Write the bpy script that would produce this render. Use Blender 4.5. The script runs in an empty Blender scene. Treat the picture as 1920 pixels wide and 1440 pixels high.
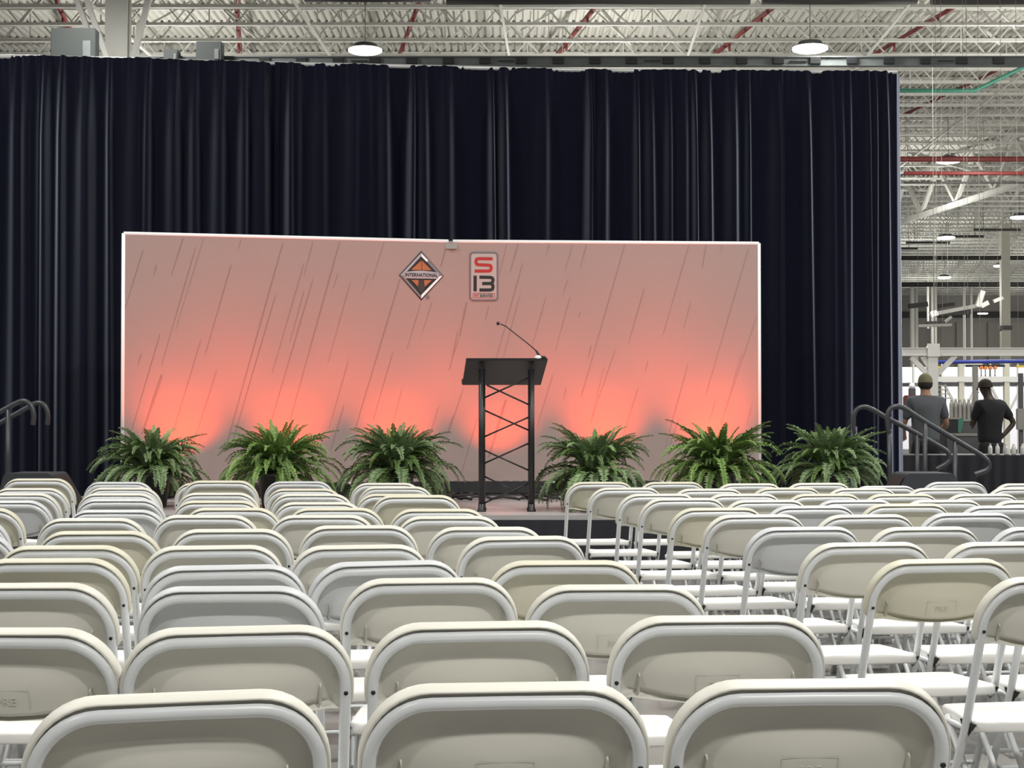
import bpy, bmesh, math, random
from mathutils import Vector, Matrix
random.seed(7)
S = bpy.context.scene
COL = S.collection
PI = math.pi

# ---------------------------------------------------------------- camera, light, exposure
cd = bpy.data.cameras.new('camera'); cam = bpy.data.objects.new('camera', cd); COL.objects.link(cam)
cam.location = (0, 0, 1.21); cam.rotation_euler = (PI/2 + math.atan(63/2880), 0, 0)
cd.sensor_width = 36; cd.lens = 36*2880/1920; cd.clip_start = .05; cd.clip_end = 300
S.camera = cam
S.view_settings.view_transform = 'Standard'; S.view_settings.look = 'None'
S.view_settings.exposure = -0.82; S.view_settings.gamma = 1; S.view_settings.use_curve_mapping = False
S.cycles.use_denoising = True
S.cycles.max_bounces = 6; S.cycles.diffuse_bounces = 3; S.cycles.glossy_bounces = 3
W = bpy.data.worlds.new('hall_ambient'); S.world = W; W.use_nodes = True
W.node_tree.nodes['Background'].inputs[0].default_value = (.93, .96, 1.0, 1)
W.node_tree.nodes['Background'].inputs[1].default_value = 0.15
def area(name, loc, power, size=.7, color=(1, .985, .95), rot=(0, 0, 0)):
    l = bpy.data.lights.new(name, 'AREA'); l.shape = 'DISK'; l.size = size; l.energy = power; l.color = color
    o = bpy.data.objects.new(name, l); o.location = loc; o.rotation_euler = rot; COL.objects.link(o); return o
# the hall's high-bay lamps over the seating (fixtures above the frame), plus an added side pair
for x, y, p in ((-5.5, -4.0, 620), (3.2, -3.2, 900), (11, -3, 500), (-6.5, 5.2, 560), (2.6, 5.6, 760), (11, 5.5, 560),
                (-14, 4, 400), (-5, 11.2, 330), (3.5, 11.2, 330), (12, 16, 500), (-13, 12.5, 700), (15, 13, 900), (8, 26, 700), (16, 27, 700), (-6, 22, 400), (12, 38, 900), (20, 40, 900)):  # the pair out to both sides of the stage is added for curtain-fold highlights
    area('high_bay_and_side_fill', (x, y, 8.5), p*1.3)

# bare point lights without fixtures, added over the far hall to brighten the roof
for x, y in ((-8, 36), (2, 36), (12, 34), (22, 40), (14, 54), (24, 58), (20, 74), (30, 78), (26, 94), (36, 98), (-4, 52), (5, 24)):
    l = bpy.data.lights.new('roof_fill', 'POINT'); l.energy = 1000 if y < 70 else 1250; l.shadow_soft_size = .35; l.color = (1, .98, .93)
    o = bpy.data.objects.new('roof_fill', l); o.location = (x, y, 7.2); COL.objects.link(o)

# ---------------------------------------------------------------- materials
def mat(name, col, rough=.5, metal=0, bump=0, bscale=40, var=0, vscale=8, coat=0, emit=None, es=0, trans=0, sheen=0, rnd=0, spec=.5, col2=None):
    m = bpy.data.materials.new(name); m.use_nodes = True
    nt = m.node_tree; b = nt.nodes['Principled BSDF']; N = nt.nodes.new; Lk = nt.links.new
    b.inputs['Roughness'].default_value = rough; b.inputs['Metallic'].default_value = metal
    b.inputs['Base Color'].default_value = (*col, 1)
    b.inputs['Specular IOR Level'].default_value = spec
    if coat: b.inputs['Coat Weight'].default_value = coat
    if sheen: b.inputs['Sheen Weight'].default_value = sheen; b.inputs['Sheen Roughness'].default_value = .37; b.inputs['Sheen Tint'].default_value = (.72, .8, 1, 1)
    if trans: b.inputs['Transmission Weight'].default_value = trans
    if emit: b.inputs['Emission Color'].default_value = (*emit, 1); b.inputs['Emission Strength'].default_value = es
    tc = N('ShaderNodeTexCoord')
    src = None
    if var:
        n = N('ShaderNodeTexNoise'); n.inputs['Scale'].default_value = vscale; n.inputs['Detail'].default_value = 5
        Lk(tc.outputs['Object'], n.inputs['Vector'])
        mx = N('ShaderNodeMix'); mx.data_type = 'RGBA'
        c2 = col2 or tuple(c*(1-var) for c in col); c1 = col if col2 else tuple(min(1, c*(1+var*.5)) for c in col)
        mx.inputs[6].default_value = (*c1, 1); mx.inputs[7].default_value = (*c2, 1)
        Lk(n.outputs['Fac'], mx.inputs[0]); src = mx.outputs[2]
    if rnd:
        oi = N('ShaderNodeObjectInfo'); hs = N('ShaderNodeHueSaturation')
        mr = N('ShaderNodeMapRange'); mr.inputs[3].default_value = 1-rnd; mr.inputs[4].default_value = 1+rnd*.3
        Lk(oi.outputs['Random'], mr.inputs[0]); Lk(mr.outputs[0], hs.inputs['Value'])
        if src: Lk(src, hs.inputs['Color'])
        else: hs.inputs['Color'].default_value = (*col, 1)
        src = hs.outputs['Color']
    if src: Lk(src, b.inputs['Base Color'])
    if bump:
        n2 = N('ShaderNodeTexNoise'); n2.inputs['Scale'].default_value = bscale; n2.inputs['Detail'].default_value = 4
        Lk(tc.outputs['Object'], n2.inputs['Vector'])
        bp = N('ShaderNodeBump'); bp.inputs['Strength'].default_value = bump; bp.inputs['Distance'].default_value = .01
        Lk(n2.outputs['Fac'], bp.inputs['Height']); Lk(bp.outputs['Normal'], b.inputs['Normal'])
    return m
M = dict(
    shell=mat('chair_plastic_ivory', (.60, .588, .52), .5, var=.07, vscale=5),
    shell_y=mat('chair_plastic_yellowed', (.56, .54, .43), .5, var=.08, vscale=5),
    shell_g=mat('chair_plastic_grey', (.52, .53, .54), .45, var=.06, vscale=5),
    seat=mat('seat_plastic', (.84, .84, .81), .42, var=.04, vscale=6),
    cframe=mat('painted_tube', (.66, .68, .69), .35, var=.06, vscale=14, spec=.6),
    rivet=mat('dark_rivet', (.03, .03, .028), .5, metal=.6),
    rubber=mat('rubber', (.35, .35, .33), .8),
    floor=mat('polished_concrete', (.27, .26, .245), .2, var=.35, vscale=1.3, bump=.05, bscale=12),
    deck=mat('roof_deck_paint', (.60, .595, .54), .8, var=.08, vscale=.5),
    steel=mat('white_painted_steel', (.66, .66, .61), .6, var=.1, vscale=1.5),
    steel2=mat('shop_white_steel', (.80, .80, .76), .5, var=.05, vscale=2),
    wall=mat('far_wall_paint', (.36, .345, .32), .8, var=.06, vscale=.3),
    dark=mat('dark_duct', (.05, .048, .045), .7, var=.2, vscale=2),
    busway=mat('grey_busway', (.16, .18, .18), .6, var=.25, vscale=9),
    busblack=mat('busway_plug', (.02, .021, .025), .5, var=.1),
    ebox=mat('electrical_box_grey', (.055, .063, .06), .7, var=.1, vscale=3),
    red=mat('sprinkler_red', (.20, .035, .033), .5, var=.15, vscale=2),
    green=mat('green_pipe', (.035, .19, .13), .5, var=.1),
    blue=mat('blue_rail', (.03, .05, .30), .5, var=.1),
    yellow=mat('yellow_paint', (.65, .45, .05), .5, var=.1),
    orange=mat('orange_paint', (.75, .25, .06), .5, var=.1),
    drape=mat('navy_velour', (.0042, .005, .0125), .9, var=.25, vscale=6, sheen=1.0, spec=.06),
    skirt=mat('black_skirt_cloth', (.010, .011, .016), .8, bump=.3, bscale=60, var=.3, vscale=4),
    pole=mat('drape_pole', (.55, .56, .55), .35, metal=.3, var=.1),
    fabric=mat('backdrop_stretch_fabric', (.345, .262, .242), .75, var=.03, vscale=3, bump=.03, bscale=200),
    fedge=mat('backdrop_edge_white', (.92, .92, .92), .6, var=.02),
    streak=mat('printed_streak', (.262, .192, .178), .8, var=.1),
    stage=mat('stage_deck', (.46, .43, .43), .32, var=.15, vscale=3, bump=.04),
    stedge=mat('stage_edge_metal', (.42, .41, .41), .4, metal=.3, var=.1),
    black=mat('black_metal', (.012, .012, .013), .38, var=.15, vscale=5),
    blackm=mat('matte_black', (.018, .018, .02), .6, var=.2, vscale=6),
    wedge=mat('speaker_black', (.03, .033, .04), .75, var=.2, vscale=30, bump=.2, bscale=200),
    rail=mat('handrail_grey', (.045, .048, .055), .38, metal=.2, var=.1),
    lens=mat('led_lens', (.10, .10, .11), .2, var=.1),
    chrome=mat('printed_silver', (.40, .38, .40), .5, var=.2, vscale=4),
    chromed=mat('printed_steel_grey', (.20, .185, .205), .5, var=.2, vscale=4),
    ink=mat('printed_black', (.012, .01, .012), .5, var=.1),
    logo_or=mat('printed_orange', (.42, .14, .05), .6, var=.2, vscale=6),
    logo_red=mat('printed_red', (.40, .018, .014), .5, var=.1),
    logo_bg=mat('printed_badge_face', (.43, .38, .36), .6, var=.04),
    logo_gy=mat('printed_badge_rim', (.17, .135, .14), .6, var=.1),
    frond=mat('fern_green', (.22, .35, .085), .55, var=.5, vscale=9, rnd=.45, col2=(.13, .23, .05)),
    frondb=mat('fern_grey_green', (.23, .33, .15), .55, var=.4, vscale=9, rnd=.4, col2=(.14, .22, .09)),
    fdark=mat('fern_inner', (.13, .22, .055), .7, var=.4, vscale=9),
    pot=mat('black_pot', (.012, .012, .012), .35, var=.1),
    soil=mat('soil', (.02, .014, .01), .9, var=.3, vscale=30),
    mic=mat('mic_black', (.02, .012, .012), .5, var=.1),
    micw=mat('mic_base_light', (.75, .74, .72), .4, var=.05),
    skin1=mat('skin_tan', (.36, .20, .13), .55, var=.1), skin2=mat('skin_brown', (.045, .026, .018), .5, var=.1),
    hair=mat('dark_hair', (.03, .02, .015), .8, var=.3, vscale=60), cap=mat('khaki_cap', (.20, .19, .11), .8, var=.2, vscale=20),
    shirtg=mat('grey_shirt', (.105, .115, .125), .85, var=.15, vscale=8, bump=.2, bscale=20),
    shirtb=mat('black_shirt', (.008, .0085, .012), .85, var=.15, vscale=8), jeans=mat('dark_trousers', (.012, .012, .016), .85, var=.15),
    lampm=mat('lamp_glow', (1, 1, 1), .5, emit=(1, .99, .95), es=14), lamph=mat('lamp_housing', (.10, .105, .10), .5, var=.1),
    white=mat('white_board', (.86, .86, .93), .5, var=.03, vscale=1), stain=mat('stainless', (.42, .41, .38), .35, metal=.5, var=.25, vscale=6),
    bin=mat('grey_bin', (.10, .10, .105), .5, var=.2, vscale=4), cream=mat('cream_column', (.66, .65, .55), .6, var=.06),
    clear=mat('clear_plastic', (.70, .69, .66), .15, var=.25, vscale=30, spec=.8),
)

# ---------------------------------------------------------------- mesh helpers
def link(name, me, m=None, parent=None, smooth=False):
    if m is not None and not me.materials:
        me.materials.append(M[m] if isinstance(m, str) else m)
    o = bpy.data.objects.new(name, me); COL.objects.link(o)
    if parent is not None: o.parent = parent
    return o
class MB:
    def __init__(s): s.v = []; s.f = []; s.sm = []; s.mi = []
    def add(s, vs, fs, smooth=False, mi=0):
        n = len(s.v); s.v += [tuple(v) for v in vs]
        for f in fs: s.f.append(tuple(n+i for i in f)); s.sm.append(smooth); s.mi.append(mi)
        return s
    def box(s, x0, x1, y0, y1, z0, z1, mi=0):
        v = [(x, y, z) for z in (z0, z1) for y in (y0, y1) for x in (x0, x1)]
        return s.add(v, [(0, 2, 3, 1), (4, 5, 7, 6), (0, 1, 5, 4), (2, 6, 7, 3), (0, 4, 6, 2), (1, 3, 7, 5)], mi=mi)
    def bbox(s, x0, x1, y0, y1, z0, z1, b=.01, mi=0):     # box with chamfered edges
        bm = bmesh.new(); bmesh.ops.create_cube(bm, size=1)
        for v in bm.verts: v.co = Vector((x0+(v.co.x+.5)*(x1-x0), y0+(v.co.y+.5)*(y1-y0), z0+(v.co.z+.5)*(z1-z0)))
        bmesh.ops.bevel(bm, geom=bm.edges[:], offset=b, segments=2, affect='EDGES')
        bm.verts.index_update(); s.add([v.co for v in bm.verts], [[v.index for v in f.verts] for f in bm.faces], False, mi); bm.free(); return s
    def beam(s, a, b, w, h=None, mi=0):
        h = h or w; a = Vector(a); b = Vector(b); d = (b-a).normalized()
        up = Vector((0, 0, 1)) if abs(d.z) < .95 else Vector((0, 1, 0))
        r = d.cross(up).normalized(); u = r.cross(d).normalized()
        v = [p + r*sx*w/2 + u*sz*h/2 for p in (a, b) for sz in (-1, 1) for sx in (-1, 1)]
        return s.add(v, [(0, 1, 3, 2), (4, 6, 7, 5), (0, 4, 5, 1), (2, 3, 7, 6), (0, 2, 6, 4), (1, 5, 7, 3)], mi=mi)
    def tube(s, pts, r, n=8, cap=True, mi=0, ell=1.0):
        pts = [Vector(p) for p in pts]; k = len(pts); rr = r if isinstance(r, (list, tuple)) else [r]*k
        t0 = (pts[1]-pts[0]).normalized(); ref = Vector((0, 0, 1)) if abs(t0.z) < .9 else Vector((1, 0, 0))
        nrm = (ref - t0*ref.dot(t0)).normalized(); vs = []
        for i, p in enumerate(pts):
            t = (pts[min(i+1, k-1)] - pts[max(i-1, 0)]).normalized()
            nrm = (nrm - t*nrm.dot(t)).normalized(); bn = t.cross(nrm)
            for j in range(n):
                a = 2*PI*j/n; vs.append(p + (nrm*math.cos(a) + bn*math.sin(a)*ell)*rr[i])
        fs = [(i*n+j, i*n+(j+1) % n, (i+1)*n+(j+1) % n, (i+1)*n+j) for i in range(k-1) for j in range(n)]
        if cap: fs += [tuple(range(n-1, -1, -1)), tuple((k-1)*n+j for j in range(n))]
        return s.add(vs, fs, True, mi)
    def lathe(s, prof, c=(0, 0, 0), n=20, mi=0, ax='z'):
        vs = []
        for r, z in prof:
            for j in range(n):
                a = 2*PI*j/n
                p = (r*math.cos(a), r*math.sin(a), z) if ax == 'z' else (r*math.cos(a), z, r*math.sin(a))
                vs.append((c[0]+p[0], c[1]+p[1], c[2]+p[2]))
        k = len(prof)
        fs = [(i*n+j, i*n+(j+1) % n, (i+1)*n+(j+1) % n, (i+1)*n+j) for i in range(k-1) for j in range(n)]
        fs += [tuple(range(n-1, -1, -1)), tuple((k-1)*n+j for j in range(n))]
        return s.add(vs, fs, True, mi)
    def mesh(s, name, mats=None):
        me = bpy.data.meshes.new(name); me.from_pydata(s.v, [], s.f)
        me.polygons.foreach_set('use_smooth', s.sm); me.polygons.foreach_set('material_index', s.mi)
        for m in (mats or []): me.materials.append(M[m])
        me.update(); return me
    def build(s, name, m, parent=None):
        return link(name, s.mesh(name), m, parent)
def recalc(me, sharp=None):
    bm = bmesh.new(); bm.from_mesh(me); bmesh.ops.recalc_face_normals(bm, faces=bm.faces[:]); bm.to_mesh(me); bm.free()
def tag(o, label=None, cat=None, group=None, kind=None):
    if label: o['label'] = label
    if cat: o['category'] = cat
    if group: o['group'] = group
    if kind: o['kind'] = kind
    return o
def thing(name, label, cat, loc=(0, 0, 0), rz=0, group=None):
    o = bpy.data.objects.new(name, None); COL.objects.link(o); o.location = loc; o.rotation_euler = (0, 0, rz)
    o.empty_display_size = .1
    return tag(o, label, cat, group)
def struct(o): o['kind'] = 'structure'; return o
def text_mesh(txt, size, ext, name='lettering', bold=0, xs=1.0):
    c = bpy.data.curves.new(name, 'FONT'); c.body = txt; c.size = size; c.extrude = ext; c.align_x = 'CENTER'; c.align_y = 'CENTER'; c.offset = bold
    c.resolution_u = 2
    o = bpy.data.objects.new(name, c); COL.objects.link(o)
    dg = bpy.context.evaluated_depsgraph_get(); me = bpy.data.meshes.new_from_object(o.evaluated_get(dg))
    bpy.data.objects.remove(o); me.name = name
    for v in me.vertices: v.co.x *= xs
    return me

# ---------------------------------------------------------------- setting: floor, roof, far wall
m = MB(); m.box(-45, 60, -12, 112, -.2, 0); struct(m.build('floor', 'floor'))
# roof deck: ribs run away from the camera
v = []; f = []; y0, y1 = -12, 112
prof = []; x = -30.0
while x < 46:
    prof += [(x, 10.78), (x+.035, 10.72), (x+.11, 10.72), (x+.145, 10.78)]; x += .18
for x, z in prof: v += [(x, y0, z), (x, y1, z)]
f = [(2*i, 2*i+2, 2*i+3, 2*i+1) for i in range(len(prof)-1)]
dk = MB(); dk.add(v, f); ceiling = struct(dk.build('ceiling', 'deck'))
# open-web joist, shared mesh
jm = MB(); X0, X1 = -22, 44
jm.box(X0, X1, -.055, .055, 9.90, 9.965); jm.box(X0, X1, -.06, .06, 10.64, 10.71)
x = X0; k = 0
while x < X1-1.2:
    jm.beam((x, 0, 9.94), (x+.6, 0, 10.66), .035); jm.beam((x+.6, 0, 10.66), (x+1.2, 0, 9.94), .035)
    if k % 2 == 0: jm.beam((x+.6, .02, 9.94), (x+.6, .02, 10.66), .028)
    x += 1.2; k += 1
jme = jm.mesh('roof_joist')
y = 28.0; i = 0
JY = []
while y < 110:
    o = link('roof_joist', jme, 'steel', ceiling); o.location = ((i*.37) % 1.2, y, 0); JY.append(y); y += 1.47; i += 1
# bridging lines under the roof, braces and sprinkler branches
jm = MB()
for k in range(9):
    xb = -9+k*4.3
    jm.beam((xb, 28, 9.9), (xb+1.2, 60, 9.9), .05)
    for q in range(4):
        jm.beam((xb+.3+q*.1, 30+q*1.47, 9.93), (xb+1.4+q*.1, 30+q*1.47+.3, 10.66), .045)
        jm.beam((xb+2.0+q*.1, 31+q*1.47, 10.66), (xb+2.9+q*.1, 31+q*1.47+.3, 9.93), .045)
jm.build('bridging', 'steel', ceiling)
for k, xs in enumerate((-9.9, -6.0, -2.05, 1.85, 5.75, 9.7, 13.6)):
    p = MB(); p.tube([(xs+.65+.9, 27.5, 10.2), (xs, 33.3, 10.2), (xs-4.3, 60, 10.2)], .055, 8)
    for j in range(4):
        p.tube([(xs-.16*(1+j*2.4), 34.2+j*2.4, 10.2), (xs-.16*(1+j*2.4), 34.2+j*2.4, 9.98)], .03, 6)
    tag(p.build('sprinkler_pipe', 'red'), 'red sprinkler branch pipe threading the roof joists, %s from the left' % ('first', 'second', 'third', 'fourth', 'fifth', 'sixth', 'seventh')[k], 'pipe', 'red sprinkler branches in the roof')
# roof truss to the right, running away
t = thing('roof_truss', 'white steel roof truss slanting beyond the curtain on the right', 'truss', (15.2, 58.7, 0))
def tp(Y, z): return (-(Y-58.7)*.143, Y-58.7, z)
tm = MB(); tm.beam(tp(44, 8.8), tp(80, 8.8), .22, .16); tm.build('bottom_chord', 'steel', t)
tm = MB(); tm.beam(tp(44, 10.4), tp(80, 10.4), .2, .16); tm.build('top_chord', 'steel', t)
Y = 45.5
while Y < 78:
    for a, b in (((Y, 8.85), (Y+1.5, 10.35)), ((Y+1.5, 10.35), (Y+3.0, 8.85))):
        tm = MB(); tm.beam(tp(*a), tp(*b), .13); tm.build('web', 'steel', t)
    Y += 3.0
tm = MB(); tm.beam((1705/2880*0+13.2-15.2, 51-58.7, 10.05), (16.6-15.2, 52-58.7, 9.35), .12); tm.build('brace', 'steel', t)
# ducts, pipes
def hang(o, xs, y, z, top=10.75):
    for x in xs: h = MB(); h.tube([(x, y, z), (x, y, top)], .004, 4); q = h.build('hanger_rod', 'wall'); q.parent = o; q.matrix_parent_inverse = o.matrix_world.inverted()
    return o
def ptube(name, pts, r, m, label, cat, hg=None):
    o = tag(MB().tube(pts, r, 10).build(name, m), label, cat)
    if hg: hang(o, [pts[0][0]+.04, pts[-1][0]-.04], pts[0][1], pts[0][2])
    return o
ptube('fire_main', [(10.5, 42, 8.3), (15.6, 42, 8.3)], .075, 'red', 'upper of two red fire mains right of the curtain', 'pipe', 1)
ptube('fire_main', [(10.5, 41, 7.75), (15.6, 41, 7.75)], .055, 'red', 'lower thinner red fire main right of the curtain', 'pipe', 1)
ptube('conduit', [(10.5, 41, 7.5), (14.0, 41, 7.5)], .03, 'dark', 'thin dark conduit below the red fire mains', 'pipe', 1)
ptube('green_pipe', [(9.3, 37, 9.12), (11.2, 37, 9.12), (12.35, 36.6, 9.65), (13.8, 36.6, 9.75)], .05, 'green', 'green pipe rising to the right above the curtain corner', 'pipe', 1)
for k, (yy, z, x1, x2, r, lb) in enumerate(((70, 8.5, 17.5, 30, .10, 'nearer dark duct crossing below the far roof'), (86, 8.68, 21.5, 33, .13, 'farther dark duct crossing low below the far roof'), (30.2, 9.50, -1.3, 4.7, .13, 'dark duct along the top edge, middle length'), (30.2, 9.50, 4.95, 8.0, .13, 'dark duct along the top edge, right of the middle'), (30.2, 9.50, 8.3, 14, .13, 'dark duct along the top edge at the right corner'), (30.2, 9.54, -4.1, -1.6, .12, 'dark duct along the top edge, left length'))):
    hang(tag(MB().tube([(x1, yy, z), (x2, yy, z)], r, 12).build('duct', 'dark'), lb, 'duct'), (x1+.05, x2-.05), yy, z)
for k in range(6):
    b = MB(); b.box(-1.0, 1.0, -.06, .06, -.05, .05); b.tube([(-.6, 0, 0), (-.6, 0, 1.5)], .01, 4); b.tube([(.6, 0, 0), (.6, 0, 1.5)], .01, 4); o = b.build('duct', 'dark'); o.location = (18.2-k*.9+4.5*.6, 66+k*2.2, 9.3-k*.03)
    tag(o, 'short dark duct under the far roof, %s of a stepped line' % ('first', 'second', 'third', 'fourth', 'fifth', 'last')[k], 'duct', 'stepped dark ducts under the far roof')
# far wall with panels
m = MB(); m.box(-45, 60, 110, 110.4, 0, 10.8); wb = struct(m.build('wall_back', 'wall'))
for x0, x1, z0, z1 in ((27.9, 30.1, 4.8, 7.9), (30.25, 31.6, 4.8, 7.4), (31.8, 33.9, 4.8, 8.05), (34.05, 35.3, 4.8, 8.05), (35.5, 38, 4.8, 8.05)):
    m = MB(); m.bbox(x0, x1, 109.8, 110, z0, z1, .04); m.build('panel', 'wall', wb)
m = MB(); m.box(20, 44, 109.3, 109.8, 8.35, 8.75); m.build('dark_header', 'dark', wb)
# left steel column with its pair of braces
t = thing('steel_column', 'white steel roof column at upper left behind the curtain', 'column', (-6.7, 26, 0))
c = MB(); c.box(-.19, .19, -.14, -.11, 0, 9.9); c.box(-.19, .19, .11, .14, 0, 9.9); c.box(-.02, .02, -.11, .11, 0, 9.9); c.build('shaft', 'steel', t)
c = MB(); c.box(-.3, .3, -.2, .2, 0, .03); c.build('base_plate', 'steel', t)
for dx in (-.28, -.12):
    c = MB(); c.beam((dx-.36, -.4, 8.35), (dx+.06+.02, -.4, 7.12), .115, .08); c.build('brace', 'steel2', t)
c = MB(); c.box(-.32, .03, -.44, -.2, 7.08, 7.16); c.build('bracket', 'steel', t)
c = MB(); c.beam((.2, -.1, 7.0), (.62, -.1, 8.6), .09); c.beam((.36, -.1, 7.0), (.36, -.1, 7.9), .05); c.build('side_rail', 'steel', t)
# cream column far right
t = thing('steel_column', 'cream column rising at the far right wall', 'column', (22.5, 70, 0))
c = MB(); c.box(-.2, .2, -.15, .15, 0, 10); c.build('shaft', 'cream', t); c = MB(); c.box(-.26, .26, -.2, .2, 5.2, 5.4); c.build('collar', 'bin', t)
# busway
t = thing('busway', 'long grey busway with black plug boxes above the curtain', 'electrical', (0, 24, 6.8))
c = MB(); c.box(-5.9, 8.6, -.04, .04, -.07, .07); c.box(-5.9, 8.6, -.06, .05, .055, .075); c.box(-5.9, 8.6, -.06, .05, -.08, -.06); c.build('housing', 'busway', t)
x = -5.6; k = 0
while x < 8.5:
    c = MB(); c.bbox(x-.085, x+.085, -.075, -.035, -.055, .055, .006); c.build('plug_box', 'busblack', t)
    if k % 4 == 1:
        c = MB(); c.box(x+.2, x+.45, -.065, -.045, -.01, .01); c.build('nameplate', 'ebox', t)
    x += .575; k += 1
def ebox(x0, x1, z0, z1, lb, cab):
    t = thing('electrical_box', lb, 'electrical', ((x0+x1)/2, 23.8, z0))
    w = (x1-x0)/2; c = MB(); c.bbox(-w, w, -.12, .12, 0, z1-z0, .01); c.build('box', 'ebox', t)
    c = MB(); c.bbox(w*.45, w*.8, -.135, -.115, .02, (z1-z0)*.6, .004); c.build('breaker', 'busway', t)
    for pts in cab: c = MB(); c.tube([(a-(x0+x1)/2, b, z-z0) for a, b, z in pts], .03, 6); c.build('cable', 'blackm', t)
ebox(-7.15, -6.46, 6.75, 7.25, 'large grey electrical box left of the steel column', [[(-7.15, 23.7, 7.0), (-7.35, 23.7, 7.02), (-7.6, 23.7, 6.86)], [(-7.15, 23.7, 6.86), (-7.35, 23.7, 6.84), (-7.6, 23.7, 6.80)]])
ebox(-4.9, -4.5, 6.74, 7.04, 'grey electrical box with a looping black cable above the curtain', [[(-4.82, 23.8, 7.04), (-4.78, 23.8, 7.2), (-4.74, 23.8, 7.35), (-4.76, 23.8, 7.5), (-4.85, 23.8, 7.6)], [(-4.5, 23.8, 6.95), (-4.35, 23.8, 6.85), (-4.1, 23.8, 6.88), (-3.85, 23.8, 6.98)]])
ebox(-5.4, -5.18, 6.74, 6.92, 'small grey electrical box with a coiled cable above the curtain', [[(-5.35, 23.8, 6.92), (-5.37, 23.8, 7.05), (-5.46, 23.8, 7.13), (-5.56, 23.8, 7.12), (-5.6, 23.8, 7.04), (-5.54, 23.8, 7.02), (-5.46, 23.8, 7.15)]])
# visible high-bay lamps
for x, y, z, lb in ((-2.94, 30.6, 8.56, 'high bay lamp hanging above the left half of the curtain'), (5.89, 30.2, 8.5, 'high bay lamp hanging above the right half of the curtain'),
                 (12.4, 43.5, 8.5, 'large high bay lamp in front of the red fire mains'), (18.5, 55.8, 8.5, 'high bay lamp cut by the right edge of the view'),
                 (17.6, 62.1, 8.5, 'high bay lamp below the slanting truss beside the curtain'), (23.5, 73.7, 8.5, 'high bay lamp farther right under the dark duct'),
                 (22.5, 79.8, 8.5, 'small distant high bay lamp low beside the curtain'), (31.6, 103, 8.2, 'tiny distant high bay lamp by the far wall')):
    yn = min(JY, key=lambda q: abs(q-y)); x, z, y = x*yn/y, 1.21+(z-1.21)*yn/y, yn; t = thing('high_bay_lamp', lb, 'lamp', (x, y, z))
    c = MB(); c.lathe([(.08, .16), (.22, .13), (.25, .06), (.345, .035), (.345, .02)], n=20); c.build('housing', 'lamph', t)
    c = MB(); c.lathe([(.34, .02), (.34, -.02), (.28, -.045), (.1, -.055)], n=20); c.build('diffuser', 'lampm', t)
    c = MB(); c.tube([(0, 0, .15), (0, 0, 9.93-z)], .007, 5); c.build('cord', 'dark', t)
# ---------------------------------------------------------------- curtains
DP = [(-8.2, 15.42), (-5.221, 15.586), (-4.364, 15.632), (-3.247, 15.774), (-2.44, 15.894), (-1.783, 15.966), (-.337, 16.114), (.865, 16.213), (1.869, 16.239), (2.865, 16.264), (4.188, 16.289)]
def dp_at(x):
    for (xa, ya), (xb, yb) in zip(DP, DP[1:]):
        if x <= xb: u = (x-xa)/(xb-xa); return Vector((x, ya+u*(yb-ya), 0)), Vector((-(yb-ya), xb-xa, 0)).normalized()
    return Vector((x, DP[-1][1], 0)), Vector((0, 1, 0))
def curtain(x0, x1, label, seed, strength=1.0, turn=False):
    rd = random.Random(seed); t = thing('curtain', label, 'curtain', ((x0+x1)/2, dp_at((x0+x1)/2)[0].y, 0)); org = t.location
    ridges = []; x = x0
    while x < x1:
        x += rd.choice((.07, .12, .18, .24, .3, .4))*rd.uniform(.8, 1.2); ridges.append((x, rd.choice((.028, .036, .045, .06, .075)), rd.uniform(.10, .20)*strength, rd.uniform(-.03, .03), rd.uniform(.3, 1)))
    ph = rd.uniform(0, 6)
    def depth(x, z):
        h = (4.86-z)/4.86; d = 0
        for c, w, a, dr, fl in ridges:
            cc = c + dr*h*1.5; u = (x-cc)/(w*(1+h*.7)); u = u*1.6 if u > 0 else u*.8
            if abs(u) < 3: d += a*math.exp(-u*u)*min(1, .25+h*5)*(1-.35*fl*h)
        d += .006*math.sin(x*95+ph)*math.exp(-h*30)
        return d + .02*math.sin(x*7+ph+h)
    xs0 = x0; x0 = x0-.04; n = int((x1-x0)/.0125); zs = [4.90, 4.885, 4.86, 4.83, 4.79, 4.74, 4.66, 4.5, 4.3, 4.05, 3.8, 3.5, 3.2, 2.9, 2.5, 2.0, 1.5, 1.0, .5, .02]
    vs = []
    for z in zs:
        for i in range(n+1):
            x = x0+(x1-x0)*i/n; p, nr = dp_at(x); q = p - nr*(depth(x, z) + (.03 if x < xs0 else 0))
            zz = z + (.005*math.sin(x*60+ph*2)*rd.uniform(.4, 1) if z > 4.88 else 0)
            if turn and x > x1-.10: q = q + Vector((0, (x-(x1-.10))*2.2, 0)); q.x = min(q.x, x1-.02 + .015*(4.9-z)/4.9)
            vs.append((q.x-org.x, q.y-org.y, zz))
    k = n+1
    fs = [(r*k+i, (r+1)*k+i, (r+1)*k+i+1, r*k+i+1) for r in range(len(zs)-1) for i in range(n)]
    mm = MB(); mm.add(vs, fs, True); mm.build('cloth', 'drape', t)
    c = MB(); a, _ = dp_at(x0); b, _ = dp_at(x1); c.tube([(a.x-org.x, a.y-org.y+.03, 4.895), (b.x-org.x-(.09 if turn else 0), b.y-org.y+.03, 4.895)], .024, 8); c.build('cross_bar', 'pole', t)
    b = dp_at(x1-.35)[0]
    c = MB(); c.tube([(b.x-org.x, b.y-org.y+.13, 0), (b.x-org.x, b.y-org.y+.13, 4.90)], .025, 8); c.build('upright', 'pole', t)
    c = MB(); c.box(b.x-org.x-.22, b.x-org.x+.22, b.y-org.y+.13-.22, b.y-org.y+.13+.22, 0, .008); c.build('base_plate', 'blackm', t)
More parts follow.
